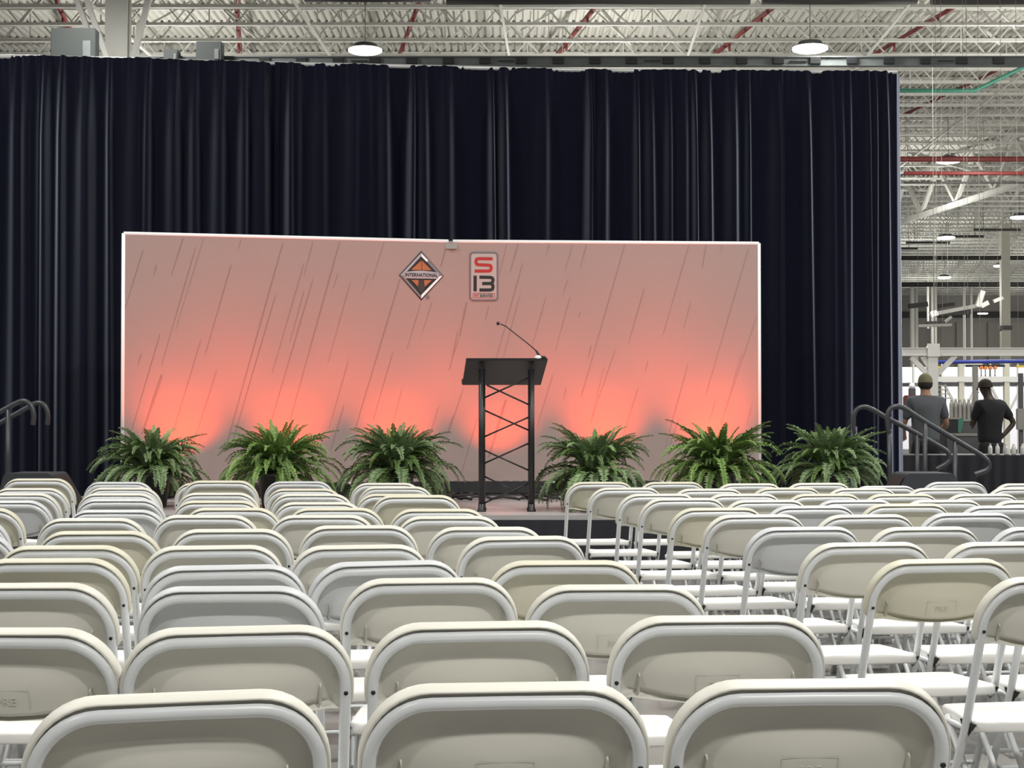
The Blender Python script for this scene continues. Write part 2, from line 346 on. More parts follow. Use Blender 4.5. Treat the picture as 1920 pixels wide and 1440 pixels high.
curtain(-8.1, -4.80, 'navy velour curtain at the left edge of the view, mostly outside it', 1, .8)
curtain(-4.80, -2.437, 'navy velour curtain behind the left end of the backdrop', 2, 1.0)
curtain(-2.425, .87, 'navy velour curtain behind the middle of the backdrop, above the emblems', 3, 1.0)
curtain(.87, 2.87, 'navy velour curtain behind the right half of the backdrop', 4, 1.0)
curtain(2.87, 4.20, 'narrow navy velour curtain at the right end of the run', 5, .7, True)

# ---------------------------------------------------------------- stage
SY0, SY1, SX0, SX1, SZ = 11.67, 15.3, -4.05, 3.12, .47
t = thing('stage', 'low stage platform with pale deck and black skirt', 'stage', (0, 13.4, 0)); oy = 13.4
nx = 3
for i in range(nx):
    for j in range(2):
        xa = SX0+(SX1-SX0)*i/nx; xb = SX0+(SX1-SX0)*(i+1)/nx; ya = SY0+(SY1-SY0)*j/2-oy; yb = SY0+(SY1-SY0)*(j+1)/2-oy
        c = MB(); c.bbox(xa+.003, xb-.003, ya+.003, yb-.003, SZ-.05, SZ, .004); c.build('deck_panel', 'stage', t)
c = MB(); c.box(SX0, SX1, SY0-oy-.012, SY0-oy, SZ-.05, SZ+.001); c.build('edge_trim', 'stedge', t)
vs = []; n = 700
for z in (SZ-.035, SZ-.12, SZ-.3, .01):
    for i in range(n+1):
        x = SX0+(SX1-SX0)*i/n; a = (SZ-z)*.05
        vs.append((x, SY0-oy-.018-abs(math.sin(x*19+math.sin(x*5)*2))*a-.01*math.sin(x*3)*(SZ-z), z))
k = n+1; c = MB(); c.add(vs, [(r*k+i, (r+1)*k+i, (r+1)*k+i+1, r*k+i+1) for r in range(3) for i in range(n)], True); c.build('skirt', 'skirt', t)
for x in (SX0+.05, SX1-.05):
    c = MB(); c.box(x-.02, x+.02, SY0-oy+.05, SY1-oy-.05, .02, SZ-.06); c.build('side_skirt', 'skirt', t)

# stairs with handrails at both ends
def stairs(side, rails, label):
    x0 = SX1 if side > 0 else SX0
    t = thing('stage_stairs', label, 'stairs', (x0, 13, 0)); s = side
    for k, (dx, z) in enumerate(((.02, .31), (.30, .155))):
        c = MB(); a, b = sorted((s*dx, s*(dx+.28))); c.bbox(a, b, -.5, .5, z-.04, z, .006); st = c.build('tread', 'blackm', t)
        c = MB(); c.box(a+.02, b-.02, -.48, .48, 0, z-.04); c.build('riser', 'skirt', t)
    for Y, pts, posts in rails:
        P = [((px-960)/2880*Y-x0, Y-13, 1.21+(783-py)/2880*Y) for px, py in pts]
        c = MB(); c.tube(P, .021, 10); h = c.build('handrail', 'rail', t)
        for px, pt, zb in posts:
            x = (px-960)/2880*Y-x0; c = MB(); c.tube([(x, Y-13, 1.21+(783-pt)/2880*Y), (x, Y-13, zb)], .019, 8); c.build('post', 'rail', h)
            c = MB(); c.lathe([(.026, 0), (.026, .02)], (x, Y-13, zb), 10); c.build('flange', 'rail', h)
def arc(pts, n=5):   # Chaikin smoothing keeps the pipe bends round
    for _ in range(2):
        q = [pts[0]]
        for a, b in zip(pts, pts[1:]): q += [(a[0]*.75+b[0]*.25, a[1]*.75+b[1]*.25), (a[0]*.25+b[0]*.75, a[1]*.25+b[1]*.75)]
        pts = q+[pts[-1]]
    return pts
stairs(1, [(12.4, arc([(1667, 812), (1664, 795), (1664, 775), (1672, 762), (1692, 762), (1722, 783), (1770, 812), (1822, 843), (1846, 858), (1856, 872), (1850, 882), (1826, 890)]), [(1667, 805, .47), (1734, 790, .47-.16), (1790, 828, .155)]),
           (13.6, arc([(1602, 812), (1600, 795), (1601, 775), (1610, 763), (1628, 763), (1660, 782), (1710, 808), (1760, 836), (1776, 846), (1782, 860), (1776, 868), (1754, 880)]), [(1603, 800, .47), (1719, 815, .31)])],
       'black stage steps with two grey tube handrails at the right end')
stairs(-1, [(12.3, arc([(62, 797), (64, 778), (58, 758), (44, 750), (28, 757), (-10, 778), (-70, 812)]), [(15, 768, .47)]),
            (12.9, arc([(89, 797), (91, 775), (83, 757), (68, 754), (52, 764), (0, 793), (-80, 836)]), [(-14, 800, .31)])],
       'stage steps with two grey tube handrails at the left edge')

# ---------------------------------------------------------------- backdrop
A, B, C = Vector((-3.484, 13.751)), Vector((-.575, 14.370)), Vector((2.344, 14.545)); LA, LB = (B-A).length, (C-B).length
def bp(s, z, off=0):      # point on the backdrop face, off = metres in front of it
    if s <= LA: p = A+(B-A)*(s/LA); d = (B-A)/LA
    else: p = B+(C-B)*((s-LA)/LB); d = (C-B)/LB
    return Vector((p.x + d.y*off, p.y - d.x*off, z))
bd = thing('backdrop', 'white printed fabric backdrop lit orange from below at the back of the stage', 'backdrop', (0, 0, 0))
ZB, ZT = .61, 2.865
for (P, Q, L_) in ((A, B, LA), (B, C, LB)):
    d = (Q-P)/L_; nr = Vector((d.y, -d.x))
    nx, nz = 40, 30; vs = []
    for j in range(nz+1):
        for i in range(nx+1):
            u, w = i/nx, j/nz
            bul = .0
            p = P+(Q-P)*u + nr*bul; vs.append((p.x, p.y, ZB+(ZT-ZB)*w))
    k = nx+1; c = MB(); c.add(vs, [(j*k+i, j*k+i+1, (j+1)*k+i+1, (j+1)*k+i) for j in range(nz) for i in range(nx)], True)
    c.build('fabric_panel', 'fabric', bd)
# rolled edges of the fabric over its tube frame, back tubes and feet
def edge(pts, r, name='edge_roll', m='fedge'):
    c = MB(); c.tube(pts, r, 10); return c.build(name, m, bd)
edge([bp(.0, ZT-.003, -.014), bp(LA-.02, ZT-.003, -.014)], .019); edge([bp(LA+.02, ZT-.003, -.014), bp(LA+LB, ZT-.003, -.014)], .019)
edge([bp(.0, ZB, -.014), bp(.0, ZT, -.014)], .019); edge([bp(LA+LB, ZB, -.014), bp(LA+LB, ZT, -.014)], .019)
edge([bp(0, ZB, -.014), bp(LA, ZB, -.014)], .015); edge([bp(LA, ZB, -.014), bp(LA+LB, ZB, -.014)], .015)
for s in (.3, LA-.3, LA+.3, LA+LB-.3):
    edge([bp(s, SZ, -.05), bp(s, ZT-.05, -.05)], .02, 'frame_post', 'pole')
    a = bp(s, SZ, 0); c = MB(); c.box(a.x-.04, a.x+.04, a.y-.02, a.y+.45, SZ, SZ+.012); c.build('foot', 'blackm', bd)
c = MB(); a = bp(LA-.05, ZT-.09, .002); b = bp(LA+.06, ZT-.005, .002); c.box(a.x, b.x, a.y-.004, a.y-.001, ZT-.075, ZT-.024); c.build('joint_patch', mat('joint_grey', (.29, .31, .30), .6, var=.05), bd)
STREAKS = [(0.17,2.719,0.017,2.197,0.005),(0.287,2.585,0.264,2.489,0.005),(0.521,2.832,0.42,2.5,0.0067),(0.632,2.754,0.338,1.688,0.005),(0.702,2.836,0.462,2.01,0.0033),(0.339,1.592,0.17,1.065,0.02),(0.949,2.599,0.723,1.788,0.0067),(1.036,2.828,1.012,2.746,0.005),(0.683,1.916,0.45,1.112,0.005),(0.826,1.644,0.608,0.936,0.005),(1.413,2.805,0.924,0.999,0.0083),(1.35,2.33,0.971,0.999,0.0067),(1.689,2.828,1.608,2.515,0.005),(1.608,2.629,1.321,1.614,0.005),(1.609,2.376,1.481,1.9,0.005),(1.69,2.483,1.306,1.143,0.0067),(1.934,2.833,1.483,1.176,0.0083),(1.918,2.537,1.878,2.405,0.005),(2.033,2.457,1.83,1.716,0.005),(2.198,2.542,2.149,2.385,0.005),(2.346,2.86,2.239,2.485,0.005),(2.018,1.733,1.84,1.11,0.005),(2.496,2.499,2.085,1.11,0.0083),(2.932,2.807,2.881,2.623,0.005),(2.689,2.27,2.564,1.853,0.005),(2.798,2.288,2.706,2.004,0.005),(2.431,1.819,2.25,1.192,0.005),(2.515,1.473,2.424,1.126,0.005),(1.978,1.323,1.857,0.914,0.0067),(3.041,2.024,2.967,1.657,0.005),(2.866,1.325,2.766,1.01,0.005),(3.0,1.225,2.95,1.092,0.0067),(0.159,1.783,0.128,1.679,0.005),(0.321,1.961,0.07,1.065,0.005),(2.932,2.824,2.881,2.623,0.005),(3.124,2.291,3.058,1.974,0.015),(3.058,1.974,2.958,1.657,0.005),(3.092,1.475,2.934,1.009,0.005),(3.333,2.259,3.3,2.125,0.005),(3.609,2.846,3.533,2.578,0.0083),(3.5,2.845,3.433,2.543,0.0033),(3.651,2.662,3.4,1.758,0.0067),(3.625,2.361,3.467,1.775,0.005),(3.225,1.208,3.067,0.66,0.005),(3.492,1.375,3.333,0.842,0.02),(3.868,2.337,3.743,1.893,0.005),(4.095,2.338,3.96,1.843,0.005),(3.902,2.848,3.869,2.73,0.005),(4.121,2.833,4.053,2.597,0.005),(4.255,2.85,4.196,2.623,0.0067),(4.078,2.514,4.028,2.362,0.005),(3.935,1.609,3.784,1.125,0.005),(4.196,2.204,4.179,2.145,0.005),(4.618,2.853,4.203,1.409,0.0067),(4.296,1.886,4.271,1.777,0.0067),(4.523,1.845,4.287,1.158,0.005),(4.803,2.433,4.65,1.912,0.0067),(5.227,2.84,4.98,1.997,0.0067),(5.389,2.841,5.354,2.63,0.0083),(5.55,2.842,5.524,2.766,0.005),(5.243,2.301,5.174,2.048,0.005),(4.835,1.753,4.81,1.636,0.005),(4.742,1.493,4.573,0.957,0.0067),(5.216,1.712,4.977,0.856,0.005),(5.797,2.81,5.385,1.427,0.0067),(5.88,2.186,5.571,1.276,0.005),(5.726,1.814,5.537,1.158,0.005),(5.478,1.376,5.418,1.175,0.005),(4.061,1.492,4.036,1.384,0.005),(5.826,1.326,5.774,1.141,0.005),(5.13,1.208,5.045,0.957,0.005),(4.414,1.677,4.304,1.208,0.0033)]
c = MB()
for s1, z1, s2, z2, w in STREAKS:
    n = 6; z1 = min(z1, ZT-.02); vs = []
    for i in range(n+1):
        u = i/n; s = s1+(s2-s1)*u; z = z1+(z2-z1)*u; ww = w*1.1*(.6+.4*math.sin(PI*min(1, u*1.4+.05)))
        vs += [bp(s-ww/2, z, .0025), bp(s+ww/2, z, .0025)]
    c.add(vs, [(2*i, 2*i+1, 2*i+3, 2*i+2) for i in range(n)])
o = c.build('printed_streaks', 'streak', bd); o['kind'] = 'stuff'
# emblems, drawn in units of the print (x right, y down), k metres per unit
K = .00498/9.14
def flat(pts, s0, z0, off, name, m, parent, thick=.0015):
    f0 = [bp(s0+x*K, z0-y*K, off) for x, y in pts]; f1 = [bp(s0+x*K, z0-y*K, off-thick) for x, y in pts]
    n = len(pts); c = MB(); c.add(f0+f1, [tuple(range(n))]+[(i, n+i, n+(i+1) % n, (i+1) % n) for i in range(n)])
    me = c.mesh(name); 
    o = link(name, me, m, parent); return o
def stroke(pts, w):
    pts = [Vector(p) for p in pts]; Lp, Rp = [], []
    for i, p in enumerate(pts):
        a = (p-pts[i-1]).normalized() if i else None; b = (pts[i+1]-p).normalized() if i < len(pts)-1 else None
        d = ((a or b)+(b or a)).normalized(); nn = Vector((-d.y, d.x)); sc = 1/max(.5, nn.dot(Vector((-(a or b).y, (a or b).x))))
        Lp.append(tuple(p+nn*w/2*sc)); Rp.append(tuple(p-nn*w/2*sc))
    return Lp, Rp
def sflat(pts, w, s0, z0, off, name, m, parent):
    Lp, Rp = stroke(pts, w); n = len(Lp)
    vs = [bp(s0+x*K, z0-y*K, off) for x, y in Lp+Rp]; vb = [bp(s0+x*K, z0-y*K, off-.0015) for x, y in Lp+Rp]
    c = MB(); c.add(vs+vb, [(i, i+1, n+i+1, n+i) for i in range(n-1)]+[(i, 2*n+i, 2*n+i+1, i+1) for i in range(n-1)]+[(n+i, n+i+1, 3*n+i+1, 3*n+i) for i in range(n-1)])
    return link(name, c.mesh(name), m, parent)
def place_text(txt, size, s0, z0, off, m, parent, xs=1.0, bold=0):
    me = text_mesh(txt, size, .0008, bold=bold, xs=xs)
    for v in me.vertices: p = bp(s0+v.co.x, z0+v.co.y, off+v.co.z); v.co = p
    return link('lettering', me, m, parent)
s0, z0 = 2.696, 2.534
em = bpy.data.objects.new('diamond_emblem', None); COL.objects.link(em); em.parent = bd; em['label'] = 'silver black and orange diamond emblem'
flat([(0, -425), (385, 0), (0, 425), (-385, 0)], s0, z0, .004, 'outline', 'ink', em)
flat([(0, -395), (0, -340), (-310, 0), (-365, 0)], s0, z0, .0055, 'bevel', 'chrome', em)
flat([(0, -410), (375, 0), (320, 0), (0, -340)], s0, z0, .0055, 'bevel', 'chromed', em)
flat([(0, -380), (120, -262), (90, -240), (0, -330)], s0, z0, .007, 'glint', 'fedge', em)
flat([(-365, 0), (-310, 0), (0, 350), (0, 395)], s0, z0, .0055, 'bevel', 'chromed', em)
flat([(320, 0), (365, 0), (0, 395), (0, 330)], s0, z0, .0055, 'bevel', 'fedge', em)
flat([(0, -260), (5, -95), (-175, -95), (-165, -110)], s0, z0, .0055, 'sky_field', 'logo_or', em)
flat([(12, -258), (180, -95), (14, -95)], s0, z0, .0055, 'sky_field', 'logo_or', em)
flat([(-170, 75), (-45, 75), (-55, 190)], s0, z0, .0055, 'ground_field', 'logo_or', em)
flat([(45, 75), (180, 75), (58, 190)], s0, z0, .0055, 'ground_field', 'logo_or', em)
flat([(-32, 70), (32, 70), (58, 230), (0, 300), (-58, 230)], s0, z0, .007, 'road', mat('road_print', (.035, .035, .035), .6, var=.1), em)
top = [(-300+600*i/12, -55-30*math.sin(PI*i/12)) for i in range(13)]
flat([(-310, 0)]+top+[(310, 0), (285, 50), (-285, 50)], s0, z0, .0085, 'band', 'chrome', em)
place_text('INTERNATIONAL', .046, s0, z0+.004, .0105, 'ink', em, xs=.86, bold=.0006)
place_text('®', .05, 2.757, 2.331, .004, 'chromed', em)
s0, z0 = 3.285, 2.533
bg = bpy.data.objects.new('engine_badge', None); COL.objects.link(bg); bg.parent = bd; bg['label'] = 'rounded upright badge with red S over black 13'
def rrect(w, h, r, n=5):
    out = []
    for cx, cy, a0 in ((w/2-r, -h/2+r, -90), (w/2-r, h/2-r, 0), (-w/2+r, h/2-r, 90), (-w/2+r, -h/2+r, 180)):
        for i in range(n+1): a = math.radians(a0+90*i/n); out.append((cx+r*math.cos(a), cy+r*math.sin(a)))
    return out
flat(rrect(500, 850, 70), s0, z0, .004, 'rim', 'logo_gy', bg)
flat(rrect(455, 805, 55), s0, z0, .0055, 'rim_highlight', 'chromed', bg)
flat(rrect(435, 785, 44), s0, z0, .007, 'face', 'logo_bg', bg)
def O(pts): return [(x-1528, y-535) for x, y in pts]
sflat(O([(1680, 228), (1440, 228), (1405, 238), (1393, 262), (1393, 300), (1405, 322), (1440, 333), (1610, 338), (1642, 348), (1654, 372), (1654, 405), (1642, 428), (1610, 440), (1370, 442)]), 54, s0, z0, .0085, 'letter_s', 'logo_red', bg)
sflat(O([(1378, 520), (1378, 792)]), 56, s0, z0, .0085, 'digit_one', 'ink', bg)
sflat(O([(1452, 547), (1640, 549), (1672, 560), (1685, 582), (1685, 612), (1672, 640), (1640, 655), (1500, 656)]), 54, s0, z0, .0085, 'digit_three', 'ink', bg)
sflat(O([(1640, 656), (1672, 668), (1687, 695), (1685, 730), (1672, 756), (1640, 767), (1452, 768)]), 54, s0, z0, .0088, 'digit_three', 'ink', bg)
fr = [(x, y+330) for x, y in rrect(378, 78, 18)]; fr.append(fr[0])
sflat(fr, 8, s0, z0, .0085, 'word_frame', 'logo_red', bg)
place_text('INT', .036, s0-.067, z0-.181, .0085, 'logo_red', bg, xs=.80, bold=.0005)
place_text('EGRATED', .036, s0+.025, z0-.181, .0085, 'ink', bg, xs=.80, bold=.0005)

# LED battens along the foot of the backdrop and their light
for i, s in enumerate((.52, 1.48, 2.47, 3.42, 4.42, 5.42)):
    p = bp(s, SZ, .52); a = math.atan2((B-A).y, (B-A).x) if s < LA else math.atan2((C-B).y, (C-B).x)
    t = thing('led_batten', 'black LED uplight batten at the foot of the backdrop, %s from the left' % ('first', 'second', 'third', 'fourth', 'fifth', 'sixth')[i], 'light', p, a, 'uplight battens under the backdrop')
    c = MB(); c.bbox(-.46, .46, -.05, .05, .05, .165, .012); c.build('housing', 'blackm', t)
    for sx in (-.36, .36):
        c = MB(); c.box(sx-.015, sx+.015, -.07, .07, 0, .012); c.box(sx-.015, sx+.015, -.065, -.055, 0, .10); c.box(sx-.015, sx+.015, .055, .065, 0, .10); c.build('foot', 'blackm', t)
    c = MB()
    for q in range(10): c.lathe([(.03, .165), (.026, .17), (.012, .168)], (-.4+q*.089, 0, 0), 10)
    c.build('lens_row', 'lens', t)
    L_ = bpy.data.lights.new('uplight_beam', 'SPOT'); L_.energy = 235*(1.0, .95, .9, .72, 1.0, 1.1)[i]; L_.color = (1, .072, .0); L_.spot_size = math.radians(84); L_.spot_blend = 1.0; L_.shadow_soft_size = .03
    lo = bpy.data.objects.new('uplight_beam', L_); COL.objects.link(lo); lo.parent = t; lo.location = (0, 0, .19)
    lo.rotation_euler = (PI-math.radians(29), 0, 0)
# loose cable runs by the battens
for k, (pts, lb) in enumerate((([(-.9, 13.75), (-.75, 13.6), (-.5, 13.68), (-.42, 13.55), (-.3, 13.66), (-.1, 13.6), (.1, 13.68)], 'tangled black cable left of the lectern at the batten foot'),
                               ([(.1, 13.62), (.2, 13.7), (.32, 13.58), (.45, 13.69), (.6, 13.6), (.9, 13.65)], 'tangled black cable right of the lectern at the batten foot'))):
    P = []; rd = random.Random(k)
    for (a, b) in arc(pts): P.append((a, b, SZ+.012+rd.uniform(0, .03)))
    tag(MB().tube(P, .012, 6).build('cable', 'blackm'), lb, 'cable')
    for q in range(3):
        x = pts[1][0]+q*.16; cc = MB(); cc.tube([(x+.07*math.cos(a*.7)*(1+.02*a), pts[1][1]+.05*math.sin(a*.7), SZ+.015+.006*a) for a in range(12)], .011, 6)
        tag(cc.build('cable_coil', 'blackm'), 'loose coil of black cable by the battens, %s of three %s of the lectern' % (('first', 'second', 'third')[q], ('left', 'right')[k]), 'cable', 'cable coils by the battens')

# ---------------------------------------------------------------- lectern
lx, ly = -.043, 12.12
t = thing('lectern', 'black truss lectern with slanted desk board in the middle of the stage', 'lectern', (lx, ly, SZ)); hw = .196
pts4 = [(-hw, 0), (hw, 0), (-hw+.0, .26), (hw, .26)]
for x, y in pts4:
    c = MB(); c.tube([(x, y, .012), (x, y, 1.12 - y*.45)], .0245, 12); p = c.build('post', 'black', t)
    c = MB(); c.lathe([(.036, 0), (.036, .008), (.028, .02), (.027, .06)], (x, y, 0), 14); c.build('foot_plate', 'black', p)
def zz(y, seq):
    for (xa, za, xb, zb) in seq:
        c = MB(); c.tube([(xa, y, za), (xb, y, zb)], .0065, 6); c.build('lattice_bar', 'black', t)
zf = lambda py: 1.21+(783-py)/2880*ly - SZ
zz(.02, [(-hw, zf(748), hw*.9, zf(708)), (-hw, zf(767), hw, zf(809)), (-hw, zf(871), hw, zf(829)), (-hw, zf(891), hw, zf(936))])
zz(.0, [(-hw, zf(821), hw, zf(780)), (-hw, zf(842), hw, zf(884)), (-hw, zf(945), hw, zf(904)), (-hw*.8, zf(722), hw, zf(761))])
for x in (-hw, hw):
    c = MB(); c.tube([(x, 0, .35), (x, .26, .55)], .0065, 6); c.tube([(x, .26, .55), (x, 0, .75)], .0065, 6); c.tube([(x, 0, .1), (x, .26, .3)], .0065, 6); c.build('lattice_bar', 'black', t)
# desk board: high edge towards the audience
bw = .322; zt = zf(677); zb = zf(722)+.009; sh = -.045
bm_ = MB(); yn, yf = -.08, .40
c = MB(); v = [(-bw+.005, yn, zt), (bw, yn, zt), (bw+sh, yf, zb), (-bw+sh+.005, yf, zb)]
v2 = [(x, y, z+.02) for x, y, z in v]
c.add(v+v2, [(0, 3, 2, 1), (4, 5, 6, 7), (0, 1, 5, 4), (1, 2, 6, 5), (2, 3, 7, 6), (3, 0, 4, 7)]); dsk = c.build('desk_board', 'black', t)
c = MB(); c.beam((-bw+sh, yf, zb+.03), (bw+sh, yf, zb+.03), .015, .04); c.build('book_stop', 'black', dsk)
t = thing('microphone', 'thin gooseneck microphone on the lectern edge, pointing up left', 'microphone', (lx+.262, ly-.05, zt+SZ+.02))
def mp(px, py): return ((px-960)/2880*ly-(lx+.262), 0, 1.21+(783-py)/2880*ly-(zt+SZ+.02))
c = MB(); c.lathe([(.034, 0), (.034, .01), (.026, .02), (.012, .028)], (-.012, 0, -.004), 16); c.build('base', 'micw', t)
c = MB(); c.lathe([(.028, 0), (.026, .016), (.01, .02)], (.022, 0, 0), 14); c.build('base_knob', 'mic', t)
c = MB(); c.tube([mp(1014, 672), mp(1005, 658)], [.012, .009], 8); c.build('grip', 'mic', t)
c = MB(); c.tube([mp(1005, 658), mp(990, 645), mp(962, 623), mp(948, 612), mp(938, 608)], .0045, 6); c.build('gooseneck', 'mic', t)
a = mp(934, 607); c = MB(); c.lathe([(.004, -.014), (.011, -.01), (.0135, 0), (.011, .01), (.004, .014)], a, 10); c.build('windscreen', 'mic', t)

# ---------------------------------------------------------------- ferns
def frond_mesh(L, e0, curl, seed, lw=.045):
    rd = random.Random(seed); c = MB(); n = 20; p = Vector((.02, 0, 0)); e = e0; spine = [p.copy()]; dirs = []
    for i in range(n):
        d = Vector((math.cos(e), 0, math.sin(e))); dirs.append(d); p = p + d*L/n; spine.append(p.copy()); e -= curl/n*(.4+1.2*i/n)
    sway = rd.uniform(-.25, .25)
    spine = [Vector((q.x, sway*q.x*q.x, q.z)) for q in spine]
    c.tube(spine[::4], [.0035]*5+[.001], 3, cap=False)
    for i in range(2, n):
        for h in (0, .5):
            q = spine[i].lerp(spine[i+1], h); d = (spine[i+1]-spine[i]).normalized(); u = (i+h)/n
            ll = lw*math.sin(PI*min(1, .18+u*.80))**.8*rd.uniform(.7, 1.25); ww = .0095
            up = Vector((0, 1, 0)).cross(d); up.normalize()
            for s in (-1, 1):
                dr = rd.uniform(-.35, .15)
                o = (Vector((0, s, 0)) + d*.35 + up*dr*s*0 - up*rd.uniform(.0, .45)).normalized()
                m1 = q+o*ll*.5; tip = q+o*ll - up*.004
                c.add([q, m1+d*ww, tip, m1-d*ww], [(0, 1, 2, 3)])
    return c.mesh('frond')
FR = [[frond_mesh(L, math.radians(e), math.radians(cu), i*7+j, lw) for i, (L, e, cu) in enumerate(((.44, 84, 40), (.52, 74, 80), (.55, 64, 105), (.55, 50, 120), (.53, 34, 115), (.50, 14, 95), (.57, 68, 70), (.48, 80, 70), (.54, 66, 135), (.50, 72, 115)))] for j, lw in enumerate((.052, .044))]
def fern(x, y, size, seed, label, kind, m, hang=.0, spiky=0):
    rd = random.Random(seed)
    t = thing('potted_fern', label, 'plant', (x, y, SZ))
    ph = .30; c = MB(); c.lathe([(.105, 0), (.115, .01), (.15, ph-.04), (.165, ph-.035), (.168, ph), (.15, ph), (.145, ph-.03)], n=24); pt = c.build('pot', 'pot', t)
    c = MB(); c.lathe([(.146, ph-.05), (.14, ph-.02), (.02, ph-.01)], n=18); c.build('soil', 'soil', t)
    # dense inner foliage, one part
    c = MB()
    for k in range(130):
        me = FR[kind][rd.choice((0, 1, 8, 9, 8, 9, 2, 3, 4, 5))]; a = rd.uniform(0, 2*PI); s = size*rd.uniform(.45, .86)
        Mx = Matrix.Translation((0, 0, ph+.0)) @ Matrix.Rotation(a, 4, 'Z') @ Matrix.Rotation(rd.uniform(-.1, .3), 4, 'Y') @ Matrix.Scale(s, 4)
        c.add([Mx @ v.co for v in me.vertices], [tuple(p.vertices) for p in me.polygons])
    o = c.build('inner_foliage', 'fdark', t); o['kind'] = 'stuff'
    N = 120
    for k in range(N):
        r = k/N
        if r < .2+spiky*.1: j = rd.choice((0, 7, 6)); s = size*rd.uniform(.55, .95)
        elif r < .6: j = rd.choice((1, 8, 8, 9, 9, 2, 6)); s = size*rd.uniform(.68, .98)
        elif r < .8: j = rd.choice((3, 4)); s = size*rd.uniform(.75, 1.0)
        else: j = rd.choice((5, 4)); s = size*rd.uniform(.7, 1.0)
        o = link('frond', FR[kind][j], None, t)
        if not o.data.materials: o.data.materials.append(M['frond' if kind else 'frondb'])
        a = (k*2.399+rd.uniform(-.3, .3)) % (2*PI)
        o.location = (.05*math.cos(a), .05*math.sin(a), ph-.01); o.rotation_euler = (0, rd.uniform(-.12, .12)+(hang+.22 if j in (3, 4, 5) else 0), a); o.scale = (s, s, s)
fern(-2.97, 12.7, 1.04, 11, 'leftmost potted fern on the stage, broad flat fronds, left of the backdrop edge', 0, 'frond')
fern(-1.93, 12.6, 1.14, 12, 'dense bushy potted fern, second from the left on the stage', 1, 'frond')
fern(-.965, 12.8, 1.14, 13, 'spiky potted fern directly left of the lectern', 0, 'frond', .1, 1)
fern(.66, 12.3, 1.04, 14, 'potted fern directly right of the lectern, trailing low to the stage', 0, 'frond', .25)
fern(1.69, 12.6, 1.14, 15, 'bright green bushy potted fern in front of the right end of the backdrop', 1, 'frond')
fern(2.63, 12.7, 1.06, 16, 'rightmost potted fern against the dark curtain by the handrail', 0, 'frond', 0, .5)

# ---------------------------------------------------------------- wedge speakers on sub cabinets
def speaker(x, flip, lb1, lb2):
    y = 11.2
    t = thing('subwoofer', lb2, 'speaker', (x, y, 0)); c = MB(); c.bbox(-.30, .30, -.22, .22, 0, .515, .012); c.build('cabinet', 'wedge', t)
    c = MB(); c.bbox(-.26, .26, -.235, -.215, .05, .43, .006); c.build('grille', 'blackm', t)
    t = thing('wedge_monitor', lb1, 'speaker', (x, y, .516)); s = flip
    prof = [(-.27, 0), (-.20, .275), (-.18, .295), (.12, .295), (.14, .285), (.29, .03), (.29, 0)]
    vs = [(s*px, yy, z) for yy in (-.2, .2) for px, z in prof]; n = len(prof)
    fs = [tuple(range(n)), tuple(range(2*n-1, n-1, -1))]+[(i, n+i, n+(i+1) % n, (i+1) % n) for i in range(n)]
    me = MB().add(vs, fs).mesh('cabinet'); recalc(me); link('cabinet', me, 'wedge', t)
    c = MB(); a = Vector((.15*s, 0, .275)); b = Vector((.285*s, 0, .045)); nn = Vector(((b-a).z*-1*s, 0, 0)); 
    c.add([(a.x+.006*s, -.18, a.z), (b.x+.006*s, -.18, b.z), (b.x+.006*s, .18, b.z), (a.x+.006*s, .18, a.z)], [(0, 1, 2, 3)]); c.build('grille', 'blackm', t)
    c = MB(); c.bbox(-.05, .05, -.203, -.198, .1, .16, .002); c.build('handle', 'blackm', t)
speaker(-3.44, 1, 'black wedge monitor speaker in front of the left end of the stage', 'black subwoofer under the wedge monitor at the left end of the stage')
speaker(2.97, -1, 'black wedge monitor speaker in front of the right handrails', 'black subwoofer under the wedge monitor at the right end of the stage')
